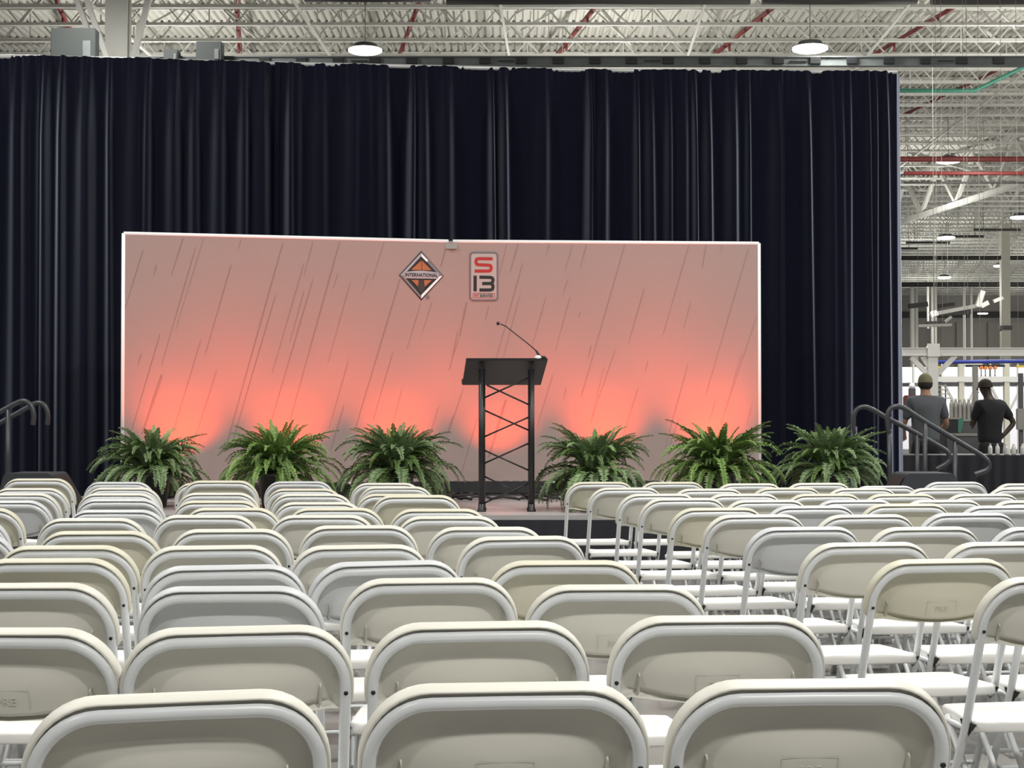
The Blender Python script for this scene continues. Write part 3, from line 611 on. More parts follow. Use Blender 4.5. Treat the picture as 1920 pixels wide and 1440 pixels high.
# ---------------------------------------------------------------- people beyond the curtain
def skin_obj(name, verts, edges, radii, m, parent, root=0, sub=1):
    me = bpy.data.meshes.new(name); me.from_pydata(verts, edges, []); me.materials.append(M[m])
    o = bpy.data.objects.new(name, me); COL.objects.link(o); o.parent = parent
    sk = o.modifiers.new('skin', 'SKIN'); sk.use_smooth_shade = True
    for i, r in enumerate(radii):
        d = me.skin_vertices[0].data[i]; d.radius = (r, r) if not isinstance(r, tuple) else r; d.use_root = (i == root)
    s = o.modifiers.new('sub', 'SUBSURF'); s.levels = sub; s.render_levels = sub
    dg = bpy.context.evaluated_depsgraph_get(); me2 = bpy.data.meshes.new_from_object(o.evaluated_get(dg))
    o.modifiers.clear(); o.data = me2; me2.name = name
    if not me2.materials: me2.materials.append(M[m])
    for p in me2.polygons: p.use_smooth = True
    return o
def person(name_label, loc, rz, sc, arms, shirt, skinm, look, hat):
    # local frame: +y is where the body faces, z up, height 1.75 * sc
    t = thing('person', name_label, 'person', loc, rz)
    V = []; E = []; Rr = []
    def ad(p, r, par=None):
        V.append(tuple(c*sc for c in p)); Rr.append(tuple(x*sc*(.78 if .8 < p[2] < 1.45 and abs(p[0]) < .2 else 1) for x in r) if isinstance(r, tuple) else r*sc*(.8 if r > .06 and p[2] < 1.45 else 1))
        if par is not None: E.append((par, len(V)-1))
        return len(V)-1
    pel = ad((0, 0, .95), (.15, .11)); w = ad((0, 0, 1.08), (.135, .10), pel); ch = ad((0, -.01, 1.28), (.165, .115), w); up = ad((0, -.01, 1.42), (.12, .085), ch)
    nk = ad((0, 0, 1.50), .055, up); hx, hy = look
    h1 = ad((hx*.3, .01+hy*.3, 1.56), .062, nk); h2 = ad((hx*.6, .02+hy*.6, 1.63), (.078, .088), h1); ad((hx*.8, .015+hy*.8, 1.70), (.068, .08), h2)
    for s in (-1, 1):
        hp = ad((s*.09, 0, .90), .095, pel); kn = ad((s*.11, .02, .50), .06, hp); an = ad((s*.12, -.01, .09), .042, kn); hl = ad((s*.12, .03, .04), .045, an); ad((s*.13, .17, .03), .035, hl)
    AR = []
    for s, (el, wr) in zip((-1, 1), arms):
        sh = ad((s*.17, -.01, 1.42), .062, up); e = ad(el, .043, sh); wi = ad(wr, .03, e)
        d = (Vector(wr)-Vector(el)).normalized(); pm = ad(tuple(Vector(wr)+d*.06), (.036, .02), wi); AR.append((sh, e, wi, pm, d, s))
        side = d.cross(Vector((0, 1, 0))); side = side.normalized() if side.length > .1 else Vector((1, 0, 0))
        for q, (off, ln) in enumerate(((-.027, .065), (-.009, .08), (.009, .075), (.027, .06))):
            a = Vector(wr)+d*.10+side*off; k = ad(tuple(a), .0105, pm); k2 = ad(tuple(a+d*ln*.55+Vector((0, .012, 0))), .0095, k); ad(tuple(a+d*ln+Vector((0, .03, -.005))), .008, k2)
        a = Vector(wr)+d*.035-side*.032; k = ad(tuple(a), .011, wi); ad(tuple(a+d*.045-side*.018+Vector((0, .02, 0))), .009, k)
    skin_obj('body', V, E, Rr, skinm, t, 0, 1)
    # shirt
    V2 = []; E2 = []; R2 = []
    def a2(p, r, par=None):
        V2.append(tuple(c*sc for c in p)); R2.append(tuple(x*sc*1.12 for x in r) if isinstance(r, tuple) else r*sc)
        if par is not None: E2.append((par, len(V2)-1))
        return len(V2)-1
    b0 = a2((0, 0, .86), (.165, .125)); b0 = a2((0, 0, .97), (.17, .13), b0); b1 = a2((0, 0, 1.08), (.165, .125), b0); b2 = a2((0, -.01, 1.27), (.185, .135), b1); b3 = a2((0, -.01, 1.41), (.135, .10), b2); a2((0, 0, 1.475), (.075, .07), b3)
    for s, (el, wr) in zip((-1, 1), arms):
        sh = a2((s*.175, -.01, 1.405), (.085, .08), b3); m_ = Vector((s*.175, -.01, 1.405)).lerp(Vector(el), .8); a2(tuple(m_), .066, sh)
    skin_obj('shirt', V2, E2, R2, shirt, t, 0, 1)
    V3 = []; E3 = []; R3 = []
    def a3(p, r, par=None):
        V3.append(tuple(c*sc for c in p)); R3.append(tuple(x*sc*1.08 for x in r) if isinstance(r, tuple) else r*sc)
        if par is not None: E3.append((par, len(V3)-1))
        return len(V3)-1
    p0 = a3((0, 0, .97), (.168, .125)); p1 = a3((0, 0, .90), (.165, .125), p0)
    for s in (-1, 1):
        q = a3((s*.10, 0, .82), .105, p1); q2 = a3((s*.115, .02, .5), .078, q); a3((s*.12, 0, .10), .065, q2)
    skin_obj('trousers', V3, E3, R3, 'jeans', t, 0, 1)
    # hair / cap, ears, nose
    c = MB(); hc = Vector((hx*.75, .0+hy*.7, 1.665))*sc; R_ = .098*sc
    vs = []; n = 16
    for i in range(7):
        ph = i/6*PI*.55
        for j in range(n): a = 2*PI*j/n; vs.append(hc+Vector((math.sin(ph)*math.cos(a)*R_*.92, math.sin(ph)*math.sin(a)*R_*1.1-.006, math.cos(ph)*R_*1.05)))
    c.add(vs, [(i*n+j, i*n+(j+1) % n, (i+1)*n+(j+1) % n, (i+1)*n+j) for i in range(6) for j in range(n)], True)
    c.build('cap' if hat else 'hair', 'cap' if hat else 'hair', t)
    if hat:
        c = MB(); vs = []
        for i in range(9): a = -.9+1.8*i/8; vs += [hc+Vector((math.sin(a)*R_*.9, math.cos(a)*R_*1.02, .01)), hc+Vector((math.sin(a)*R_*.85, math.cos(a)*R_*1.9, -.012))]
        c.add(vs, [(2*i, 2*i+1, 2*i+3, 2*i+2) for i in range(8)], True); c.build('cap_brim', 'cap', t)
        c = MB(); c.lathe([(.06*sc, -.085*sc), (.084*sc, -.06*sc), (.093*sc, -.02), (.09*sc, .0)], (hc.x, hc.y-.014, hc.z-.01), 14); c.build('hair', 'hair', t)
    lk = Vector((look[0], look[1]+.02, 0)).normalized() if (look[0] or look[1]) else Vector((0, 1, 0))
    hd = Vector((hx*.65, .02+hy*.65, 1.63))*sc
    c = MB(); c.lathe([(.004, -.022*sc), (.011*sc, -.012*sc), (.013*sc, -.004), (.004, .02*sc)], hd+lk*.092*sc, 8); c.build('nose', skinm, t)
    sd = Vector((lk.y, -lk.x, 0))
    for s in (-1, 1):
        c = MB(); c.lathe([(.004, -.03*sc), (.013*sc, -.015*sc), (.015*sc, .01*sc), (.005, .03*sc)], hd+sd*s*.08*sc-lk*.01, 8); c.build('ear', skinm, t)
        e = hd+lk*.082*sc+sd*s*.032*sc+Vector((0, 0, .02*sc)); c = MB(); c.lathe([(.003, -.008), (.009, -.004), (.009, .004), (.003, .008)], e, 8); c.build('eye', 'ink', t)
    c = MB(); c.tube([hd+lk*.078*sc-sd*.025*sc+Vector((0, 0, -.045*sc)), hd+lk*.086*sc+Vector((0, 0, -.047*sc)), hd+lk*.078*sc+sd*.025*sc+Vector((0, 0, -.045*sc))], .006, 6); c.build('mouth', 'logo_gy', t)
    return t
person('person in grey shirt and khaki cap seen from behind at curtain edge', (5.17, 19.2, 0), math.radians(-4), 1.0, (((-.27, .06, 1.12), (-.22, .28, 1.0)), ((.27, .05, 1.13), (.22, .28, 1.02))), 'shirtg', 'skin1', (.0, .03), True)
person('person in black shirt, head turned left, hand on hip', (6.28, 20.2, 0), math.radians(22), .975, (((-.19, .12, 1.15), (-.04, .30, 1.14)), ((.36, -.06, 1.17), (.205, -.03, 1.00))), 'shirtb', 'skin2', (-.075, .03), False)

# ---------------------------------------------------------------- black table, bottles, things beyond
t = thing('draped_table', 'long table with pleated black cloth in front of the two people', 'table', (6.3, 18.2, 0))
c = MB(); c.bbox(-2.1, 1.3, -.38, .38, .745, .775, .006); c.build('tabletop', 'blackm', t)
vs = []; n = 300
for z in (.772, .6, .3, .01):
    for i in range(n+1):
        x = -2.11+3.42*i/n; vs.append((x, -.39-.018*math.sin(x*42+math.sin(x*9))*(1-z*.8)-.02, z))
k = n+1; c = MB(); c.add(vs, [(r*k+i, (r+1)*k+i, (r+1)*k+i+1, r*k+i+1) for r in range(3) for i in range(n)], True); c.build('table_cloth', 'skirt', t)
for x in (-1.95, 1.15):
    for y in (-.3, .3): c = MB(); c.tube([(x, y, 0), (x, y, .745)], .016, 8); c.build('leg', 'rail', t)
rd = random.Random(4)
bt = None
NTH = ('first', 'second', 'third', 'fourth', 'fifth', 'sixth', 'seventh', 'eighth', 'ninth', 'tenth')
bt = thing('water_bottle', '', 'bottle'); me = MB().lathe([(.03, 0), (.033, .01), (.033, .14), (.028, .17), (.013, .205), (.013, .215)], n=12).mesh('bottle'); me.materials.append(M['clear']); link('body', me, None, bt)
me2 = MB().lathe([(.0145, .213), (.0145, .232)], n=10).mesh('lid'); me2.materials.append(M['fedge']); link('lid', me2, None, bt); kids = list(bt.children)
def bottle(first, loc, sc, label, grp):
    if first: b = bt
    else:
        b = bt.copy(); COL.objects.link(b)
        for ch in kids: q = ch.copy(); COL.objects.link(q); q.parent = b
    b.location = loc; b.scale = sc; tag(b, label, 'bottle', grp)
for i in range(6):
    bottle(i == 0, (5.60+.095*i, 18.0+.03*(i % 2), .776), (.8, .8, .55), 'short clear bottle on the black table between the people, %s from the left' % NTH[i], 'short clear bottles on the black table')
for i in range(9):
    bottle(False, (6.62+.085*i, 18.05+.05*(i % 2), .776), (1.25, 1.25, 1.35), 'tall clear container at the right of the black table, %s from the left' % NTH[i], 'tall clear containers on the black table')
t = thing('spray_bottle', 'yellow trigger spray bottle among the clear containers', 'bottle', (6.84, 18.3, .776)); c = MB(); c.lathe([(.03, 0), (.04, .02), (.04, .2), (.015, .27)], n=10); c.build('body', 'yellow', t); c = MB(); c.bbox(-.05, .02, -.012, .012, .27, .31, .004); c.build('trigger_head', 'yellow', t)
# bins and machines behind the people
def bin_(x, y, z0, w, d, h, lb, m='bin', rimm='stain'):
    t = thing('bin', lb, 'bin', (x, y, z0)); c = MB(); v = [(-w/2*.88, -d/2*.88, 0), (w/2*.88, -d/2*.88, 0), (w/2*.88, d/2*.88, 0), (-w/2*.88, d/2*.88, 0), (-w/2, -d/2, h), (w/2, -d/2, h), (w/2, d/2, h), (-w/2, d/2, h)]
    c.add(v, [(3, 2, 1, 0), (0, 1, 5, 4), (1, 2, 6, 5), (2, 3, 7, 6), (3, 0, 4, 7), (4, 5, 6, 7)]); c.build('tub', m, t)
    c = MB(); c.beam((-w/2, -d/2, h), (w/2, -d/2, h), .03); c.beam((w/2, -d/2, h), (w/2, d/2, h), .03); c.beam((-w/2, -d/2, h), (-w/2, d/2, h), .03); c.beam((-w/2, d/2, h), (w/2, d/2, h), .03); c.build('rim', rimm, t)
def atp(px, py, Y): return ((px-960)/2880*Y, Y, 1.21+(783-py)/2880*Y)
bin_(atp(1808, 0, 23)[0], 23, .0, .66, .5, 1.17, 'tall grey steel bin between the two people')
bin_(atp(1812, 0, 21.6)[0], 21.6, .0, .42, .5, .97, 'shorter dark bin in front of the tall grey bin')
bin_(atp(1778, 0, 22.4)[0], 22.4, .0, .2, .3, 1.2, 'narrow dark bin beside the grey-shirted person', 'blackm', 'stain')
p = atp(1801, 797, 22.5); t = thing('green_bag', 'green bag hanging over the rim of the tall bin', 'bag', (p[0], 22.62, .98)); me = MB().add([(-.07, 0, .22), (.08, 0, .22), (.06, -.02, .1), (.02, -.03, 0), (-.04, -.02, .03), (-.07, .05, .22), (.08, .05, .22), (.0, .04, 0)], [(0, 1, 2, 3, 4), (5, 6, 1, 0), (1, 6, 7, 3, 2), (0, 4, 3, 7, 5), (5, 7, 6)]).mesh('sack'); link('sack', me, 'green', t)
for i, px in enumerate((1784, 1792, 1800, 1808, 1816, 1824)):
    p = atp(px, 0, 26); t = thing('steel_cylinder', 'steel cylinder standing in a row behind the tall bin, %s from the left' % ('first', 'second', 'third', 'fourth', 'fifth', 'sixth')[i], 'cylinder', (p[0], 26, 0), 0, 'steel cylinders behind the bins')
    c = MB(); c.lathe([(.034, 0), (.036, .02), (.036, 1.42-.05*(i % 2)), (.03, 1.46), (.012, 1.5)], n=12); c.build('body', 'stain', t); c = MB(); c.lathe([(.02, 1.49), (.02, 1.53)], n=8); c.build('valve', 'cream', t)
# first work frame
t = thing('work_frame', 'white steel gantry with post and diagonal braces behind the people', 'frame', (7.2, 26, 0)); gx = 7.2
def fr(px, py, Y=26): a = atp(px, py, Y); return (a[0]-gx, a[1]-26, a[2])
c = MB(); a = fr(1690, 660); c.box(a[0], a[0]+4.5, -.07, .07, a[2]-.065, a[2]+.065); c.box(a[0], a[0]+4.5, -.1, .1, a[2]+.055, a[2]+.07); c.build('crossbeam', 'steel2', t)
a = fr(1748, 668); c = MB(); c.box(a[0]-.08, a[0]+.08, -.08, .08, 0, a[2]); c.build('post', 'steel2', t); c = MB(); c.box(a[0]-.2, a[0]+.2, -.15, .15, 0, .02); c.build('foot_plate', 'steel2', t)
a = fr(1962, 668); c = MB(); c.box(a[0]-.08, a[0]+.08, -.08, .08, 0, a[2]); c.build('post', 'steel2', t)
for a, b in (((1709, 670), (1742, 704)), ((1792, 667), (1755, 704)), ((1730, 668), (1744, 690))):
    c = MB(); c.beam(fr(*a), fr(*b), .055, .08); c.build('brace', 'steel2', t)
c = MB(); a = fr(1748, 658); c.box(a[0]-.1, a[0]+.1, -.12, -.08, a[2]-.1, a[2]+.12); c.build('gusset', 'steel2', t)
c = MB(); c.tube([fr(1738, 651), fr(1741, 647), fr(1748, 646), fr(1755, 647), fr(1758, 651)], .012, 6); c.build('hoop', 'steel2', t)
for i, (px, y1, r, m) in enumerate(((1741, 610, .08, 'steel2'), (1749, 652, .10, 'steel'), (1755, 652, .09, 'steel'), (1809, 650, .10, 'steel2'), (1822, 650, .10, 'steel'), (1711, 655, .16, 'steel'), (1718, 655, .17, 'steel'))):
    a = atp(px, 600, 98+i); b = atp(px, y1, 98+i); ptube('drop_pipe', [(a[0], 98+i, 10.7), (b[0], 98+i, b[2]-.2 if y1 < 640 else 0)], r, m, 'vertical pipe far behind the white gantry, %s from the curtain' % ('third', 'fourth', 'fifth', 'sixth', 'last', 'first', 'second')[i], 'pipe')
# overhead clutter between the truss and the wall
for i, (a, b, Y, w, m, lb) in enumerate((((1748, 589), (1850, 570), 50, .12, 'steel', 'slanting pale beam over the dark header'), ((1834, 575), (1844, 545), 45, .14, 'steel2', 'bright white slanted strut'), ((1840, 574), (1854, 567), 45, .13, 'steel2', 'short bright white strut stub'), ((1864, 565), (1881, 558), 45, .10, 'steel2', 'small pale strut near the cream column'), ((1745, 590), (1758, 586), 44, .16, 'steel2', 'small white bracket left of the dark header'),
      ((1705, 574), (1740, 570), 52, .16, 'dark', 'dark beam close to the curtain edge'), ((1760, 574), (1790, 570), 52, .12, 'dark', 'dark beam right of the white drop pipe'), ((1755, 588), (1820, 584), 60, .22, 'dark', 'dark box beam under the slanting pale beam'), ((1738, 605), (1772, 604), 55, .1, 'dark', 'short dark beam low beside the drop pipes'), ((1772, 604), (1785, 594), 55, .09, 'wall', 'short grey elbow duct'), ((1722, 611), (1785, 609), 58, .1, 'wall', 'grey conduit run above the wall panels'))):
    a_ = atp(*a, Y); b_ = atp(*b, Y); hang(tag(MB().beam(a_, b_, w).build('beam', m), lb+', far right', 'beam'), ((a_[0]+b_[0])/2,), Y, (a_[2]+b_[2])/2)
# rails
ptube('rail', [atp(1748, 679, 28), atp(1965, 677, 28)], .035, 'blue', 'blue overhead rail below the white gantry', 'rail', 1)
for i, (x0, x1, m, lb) in enumerate(((1754, 1772, 'yellow', 'yellow tool rail section beside the gantry post'), (1806, 1842, 'cream', 'pale tool rail section right of the gantry'), (1812, 1884, 'blackm', 'black tool rail with orange hoists'), (1906, 1965, 'yellow', 'yellow tool rail at the right edge'))):
    a = atp(x0, (690, 681, 686, 687)[i], 30); b = atp(x1, (690, 681, 686, 687)[i], 30)
    hang(tag(MB().beam(a, b, .05, (.07, .06, .04, .04)[i]).build('tool_rail', m), lb, 'rail'), (a[0]+.04, b[0]-.04), 30, a[2])
for i, px in enumerate((1840, 1848, 1857, 1866)):
    a = atp(px, 689.5, 30); t = thing('hoist', 'orange hoist unit under the black tool rail, %s from left' % ('first', 'second', 'third', 'fourth')[i], 'hoist', a, 0, 'orange hoists under the tool rail')
    c = MB(); c.bbox(-.035, .035, -.03, .03, -.03, .04, .008); c.build('housing', 'orange', t); c = MB(); c.tube([(0, 0, -.03), (0, 0, -.14)], .008, 6); c.lathe([(.004, -.17), (.016, -.155), (.004, -.14)], n=8); c.build('hook', 'blackm', t)
# second frame and posts
t = thing('work_frame', 'farther grey-white gantry beam crossing behind the heads', 'frame', atp(1760, 783, 36)[:2]+(0,)); gx = t.location.x
c = MB(); z = atp(0, 711, 36)[2]; c.box(-.1, 3.2, -.08, .08, z-.06, z+.06); c.build('crossbeam', 'steel2', t)
c = MB(); c.box(-.1, 3.2, -.05, .05, z-.14, z-.07); c.build('cable_tray', 'bin', t)
for px in (1802, 1887):
    x = atp(px, 0, 36)[0]-gx; c = MB(); c.box(x-.06, x+.06, -.06, .06, 0, z+.4); c.build('post', 'cream', t)
    for s in (-1, 1):
        c = MB(); c.beam((x+s*.06, 0, z-.75), (x+s*.38, 0, z-.14), .05); c.build('brace', 'steel', t)
a = atp(1829, 0, 25); t = thing('grey_post', 'grey square post between the two people', 'post', (a[0], 25, 0)); c = MB(); c.box(-.035, .035, -.035, .035, .0, atp(0, 686, 25)[2]); c.build('post', 'stain', t); c = MB(); c.box(-.12, .12, -.12, .12, 0, .015); c.build('foot_plate', 'stain', t)
a = atp(1914, 0, 23); t = thing('equipment_post', 'dark grey equipment post with a panel at the right edge', 'post', (a[0], 23, 0)); c = MB(); c.box(-.03, .03, -.03, .03, 0, atp(0, 700, 23)[2]); c.build('post', 'bin', t); c = MB(); c.bbox(-.09, .14, -.09, -.035, atp(0, 806, 23)[2], atp(0, 766, 23)[2], .01); c.build('panel', 'stain', t); c = MB(); c.bbox(-.12, .14, -.15, .15, 0, .03, .01); c.build('foot_plate', 'bin', t)
# white partition far behind: panels between posts
t = thing('partition', 'row of tall white partition panels lit brightly behind the people', 'partition', (atp(1700, 0, 44)[0], 44, 0)); gx = t.location.x
for x0, x1 in ((1690, 1712), (1713, 1738), (1766, 1797), (1798, 1824), (1825, 1856), (1857, 1884), (1885, 1908), (1909, 1940)):
    a, b = atp(x0, 0, 44)[0]-gx, atp(x1, 0, 44)[0]-gx; c = MB(); c.bbox(a+.015, b-.015, -.02, .02, .3, 2.1, .01); c.build('panel', 'white', t)
    c = MB(); c.bbox(a+.015, b-.015, -.02, .02, 2.2, 2.66, .01); c.build('upper_panel', 'white', t)
    c = MB(); c.box(a-.02, a+.02, -.03, .03, 0, 2.75); c.build('stile', 'steel', t)
# shelves
a = atp(1763, 0, 29); t = thing('shelf_unit', 'small stepped grey shelf unit just right of the gantry post', 'shelf', (a[0], 29, 0))
for k in range(4):
    z = atp(0, 722+k*8, 29)[2]; c = MB(); c.box(-.1, .08+.04*k, -.12, .12, z-.015, z); c.build('shelf', 'stain', t)
for x in (-.1, .1):
    c = MB(); c.tube([(x, 0, 0), (x, 0, 1.85)], .012, 6); c.build('upright', 'bin', t)
a = atp(1707, 715, 27); t = thing('red_machine', 'small red and white machine showing beside the curtain edge', 'machine', (a[0]+.03, 27, 0)); c = MB(); c.bbox(-.14, .16, -.1, .1, 1.35, 1.6, .02); c.build('red_cover', 'red', t); c = MB(); c.bbox(-.12, .06, -.11, .09, 1.05, 1.35, .02); c.build('body', 'white', t); c = MB(); c.lathe([(.05, 1.72), (.06, 1.76), (.03, 1.82)], n=10); c.build('beacon', 'white', t); c = MB(); c.box(-.05, .05, -.05, .05, 0, 1.72); c.build('stand', 'bin', t)
# ---------------------------------------------------------------- folding chairs
TOPY, TOPZ = -.15, .789; CA, SA = math.cos(math.radians(20)), math.sin(math.radians(20))
def cp(x, s, n): return Vector((x, TOPY + s*SA + n*CA, TOPZ - s*CA + n*SA))      # s down the back, n forward
HW, RX, RY, TS = .2065, .094, .110, .006
def hoop(n=9):
    pts = [cp(-HW, .392, 0), cp(-HW, .25, 0), cp(-HW, RY, 0)]
    for i in range(1, n): a = PI/2*i/n; pts.append(cp(-HW+RX*(1-math.cos(a)), TS+(RY-TS)*(1-math.sin(a)), 0))
    pts += [cp(-HW+RX, TS, 0), cp(0, TS-.001, 0)]
    return pts+[Vector((-p.x, p.y, p.z)) for p in reversed(pts[:-1])]
hp = hoop(); e0 = hp[0]
full = [Vector((-HW, .19, .012)), Vector((-HW, .03, .33))]+hp+[Vector((HW, .03, .33)), Vector((HW, .19, .012))]
ME = {}
ME['back_frame'] = (MB().tube(full, .0112, 10).mesh('back_frame'), 'cframe')
def shell_mesh():
    o = HW+.0145; OT = -.0135; pts = []; RX_ = RX+.012
    for i in range(10): a = PI/2*i/10; pts.append((-o+RX_*(1-math.cos(a)), OT+(RY-OT)*(1-math.sin(a))))
    # top runs left to right
    pts += [(-o+RX_+(2*(o-RX_))*i/6, OT) for i in range(0, 7)]
    R = [(-x, s) for x, s in reversed(pts[:10])]
    pts = pts+R
    dn = [(o, .125), (o-.001, .143), (o-.008, .152), (o-.022, .157), (o-.045, .156)]
    bt = [(x, .156+.017*(1-(x/(o-.045))**2)) for x in (.12, .06, 0, -.06, -.12)]
    pts = pts+dn+bt+[(-x, s) for x, s in reversed(dn)]
    n = len(pts); cx, cs = 0, .088; rings = []
    def f(x, s):
        u = max(0, 1-(x/.178)**2); v = max(0, min(1, (s-.012)/.10)); v = v*v*(3-2*v); return .021-.028*u**.8*v
    def ring(t, fn):
        return [cp(cx+(x-cx)*t, cs+(s-cs)*t, fn(cx+(x-cx)*t, cs+(s-cs)*t)) for x, s in pts]
    rs = [ring(t, f) for t in (.12, .3, .48, .64, .76, .85)]
    rs += [ring(.875, lambda x, s: .020), ring(.915, lambda x, s: .015), ring(.95, lambda x, s: .0118), ring(.972, lambda x, s: .008), ring(.978, lambda x, s: -.002), ring(.99, lambda x, s: -.003), ring(1.002, lambda x, s: .001), ring(1.01, lambda x, s: .008), ring(1.012, lambda x, s: .018), ring(1.004, lambda x, s: .026), ring(.985, lambda x, s: .0285), ring(.95, lambda x, s: .0275)]
    rs += [ring(t, lambda x, s: f(x, s)+.0045) for t in (.86, .64, .4, .12)]
    vs = [p for r in rs for p in r]; fs = [(i*n+j, i*n+(j+1) % n, (i+1)*n+(j+1) % n, (i+1)*n+j) for i in range(len(rs)-1) for j in range(n)]
    fs += [tuple(range(n)), tuple((len(rs)-1)*n+j for j in reversed(range(n)))]
    c = MB(); c.add(vs, fs, True)
    return c.mesh('backrest'), f
sm_, sf = shell_mesh(); recalc(sm_)
def col_mesh(src, nm):
    me = src.copy(); me.name = nm; return me
for s, nm in ((-1, 'rib_l'), (1, 'rib_r')):
    c = MB(); x = s*.158; c.add([cp(x-.003, .108, .018), cp(x+.003, .108, .018), cp(x+.003, .15, .010), cp(x-.003, .15, .010), cp(x, .112, -.001), cp(x, .148, -.002)], [(0, 4, 5, 3), (1, 2, 5, 4), (0, 1, 4), (3, 5, 2)])
    ME[nm] = (c.mesh('rib'), 'shell')
def seat_mesh():
    pts = []
    def cornr(cx, cy, r, a0, a1, n=5): return [(cx+r*math.cos(math.radians(a0+(a1-a0)*i/n)), cy+r*math.sin(math.radians(a0+(a1-a0)*i/n))) for i in range(n+1)]
    pts += cornr(.115, .195, .055, 0, 90); pts += cornr(-.115, .195, .055, 90, 180)
    pts += [(-.185, .08), (-.197, -.01), (-.196, -.045), (-.17, -.07), (-.09, -.088), (0, -.094), (.09, -.088), (.17, -.07), (.196, -.045), (.197, -.01), (.185, .08)]
    n = len(pts)
    def ring(t, dz):
        out = []
        for x, y in pts:
            X, Y_ = x*t, .08+(y-.08)*t; out.append(Vector((X, Y_, .437+dz - .02*max(0, (Y_-.15)/.1)**2*.6 - .006*(1-t) + .008*max(0, (-Y_-.02)/.07))))
        return out
    rs = [ring(.2, -.004), ring(.5, -.003), ring(.75, -.001), ring(.9, .001), ring(.965, 0), ring(.995, -.004), ring(1.0, -.010), ring(1.0, -.026), ring(.985, -.031), ring(.95, -.031), ring(.94, -.012), ring(.5, -.012)]
    vs = [p for r in rs for p in r]; fs = [(i*n+j, i*n+(j+1) % n, (i+1)*n+(j+1) % n, (i+1)*n+j) for i in range(len(rs)-1) for j in range(n)]
    fs += [tuple(range(n)), tuple((len(rs)-1)*n+j for j in reversed(range(n)))]
    me = MB().add(vs, fs, True).mesh('seat'); recalc(me); return me
ME['seat'] = (seat_mesh(), 'seat')
def leg(s):
    return MB().tube([(s*.183, .145, .415), (s*.186, .0, .26), (s*.188, -.235, .015)], .0095, 8).mesh('rear_leg')
ME['rear_leg_l'] = (leg(-1), 'cframe'); ME['rear_leg_r'] = (leg(1), 'cframe')
ME['stretcher_a'] = (MB().tube([(-.187, -.12, .14), (.187, -.12, .14)], .007, 8).mesh('stretcher'), 'cframe')
ME['stretcher_b'] = (MB().tube([(-.208, .105, .18), (.208, .105, .18)], .007, 8).mesh('stretcher'), 'cframe')
ME['seat_rail'] = (MB().tube([(-.19, -.03, .408), (-.188, .13, .405), (-.13, .2, .40), (.13, .2, .40), (.188, .13, .405), (.19, -.03, .408)], .008, 7).mesh('seat_rail'), 'cframe')
for s, nm in ((-1, 'hinge_l'), (1, 'hinge_r')):
    hg = MB(); hg.add([(s*.196, -.055, .43), (s*.196, .03, .43), (s*.196, .0, .385), (s*.202, -.055, .43), (s*.202, .03, .43), (s*.202, .0, .385)], [(0, 1, 2), (3, 5, 4), (0, 2, 5, 3), (1, 4, 5, 2), (0, 3, 4, 1)])
    ME[nm] = (hg.mesh('hinge'), 'rivet')
for s, nm in ((-1, 'rivet_l'), (1, 'rivet_r')):
    c = MB(); a = cp(s*HW, .118, -.0100); b = cp(s*HW, .118, -.0125); c.tube([a, b], .0046, 8); ME[nm] = (c.mesh('rivet'), 'rivet')
for i, (x, y) in enumerate(((-HW, .19), (HW, .19), (-.188, -.237), (.188, -.237))):
    ME['rubber_foot_%d' % i] = (MB().lathe([(.014, 0), (.015, .004), (.0135, .03)], (x, y, 0), 10).mesh('rubber_foot'), 'rubber')
for k, (me, m) in ME.items(): me.materials.append(M[m])
# moulded maker's mark
pm = text_mesh('PRE', .024, .0006, 'moulded_mark')
for v in pm.vertices:
    x, s = v.co.x, .128 - v.co.y; v.co = cp(x, s, sf(x, s)-.0009+(-v.co.z))
c = MB()
for x0, x1, s0_, s1_ in ((-.045, .045, .104, .1055), (-.045, -.0435, .104, .145), (.0435, .045, .104, .145)):
    c.add([cp(x, s, sf(x, s)-.0012) for x, s in ((x0, s0_), (x1, s0_), (x1, s1_), (x0, s1_))], [(0, 1, 2, 3)])
pf = c.mesh('mark_frame')
shells = {}
for k in ('shell', 'shell_y', 'shell_g'):
    a = sm_.copy(); a.materials.append(M[k]); b = pm.copy(); b.materials.append(M[k]); d = pf.copy(); d.materials.append(M[k]); shells[k] = (a, b, d)
ORD = ('nearest', 'second', 'third', 'fourth', 'fifth', 'sixth', 'seventh', 'eighth', 'ninth', 'tenth', 'eleventh', 'twelfth')
def chair(x, y, yaw, sc, shell, label, group, mark):
    t = thing('folding_chair', label, 'chair', (x, y, 0), math.radians(yaw), group); t.scale = (1, 1, sc)
    b = link('backrest', shells[shell][0], None, t); link('rib', ME['rib_l'][0], None, b); link('rib', ME['rib_r'][0], None, b)
    if mark: link('moulded_mark', shells[shell][1], None, b); link('mark_frame', shells[shell][2], None, b)
    f = link('back_frame', ME['back_frame'][0], None, t)
    link('rivet', ME['rivet_l'][0], None, f); link('rivet', ME['rivet_r'][0], None, f)
    st = link('seat', ME['seat'][0], None, t); link('hinge', ME['hinge_l'][0], None, st); link('hinge', ME['hinge_r'][0], None, st); link('seat_rail', ME['seat_rail'][0], None, t)
    l1 = link('rear_leg', ME['rear_leg_l'][0], None, t); l2 = link('rear_leg', ME['rear_leg_r'][0], None, t)
    link('stretcher', ME['stretcher_a'][0], None, t); link('stretcher', ME['stretcher_b'][0], None, t)
    for i, par in enumerate((f, f, l1, l2)): link('rubber_foot', ME['rubber_foot_%d' % i][0], None, par)
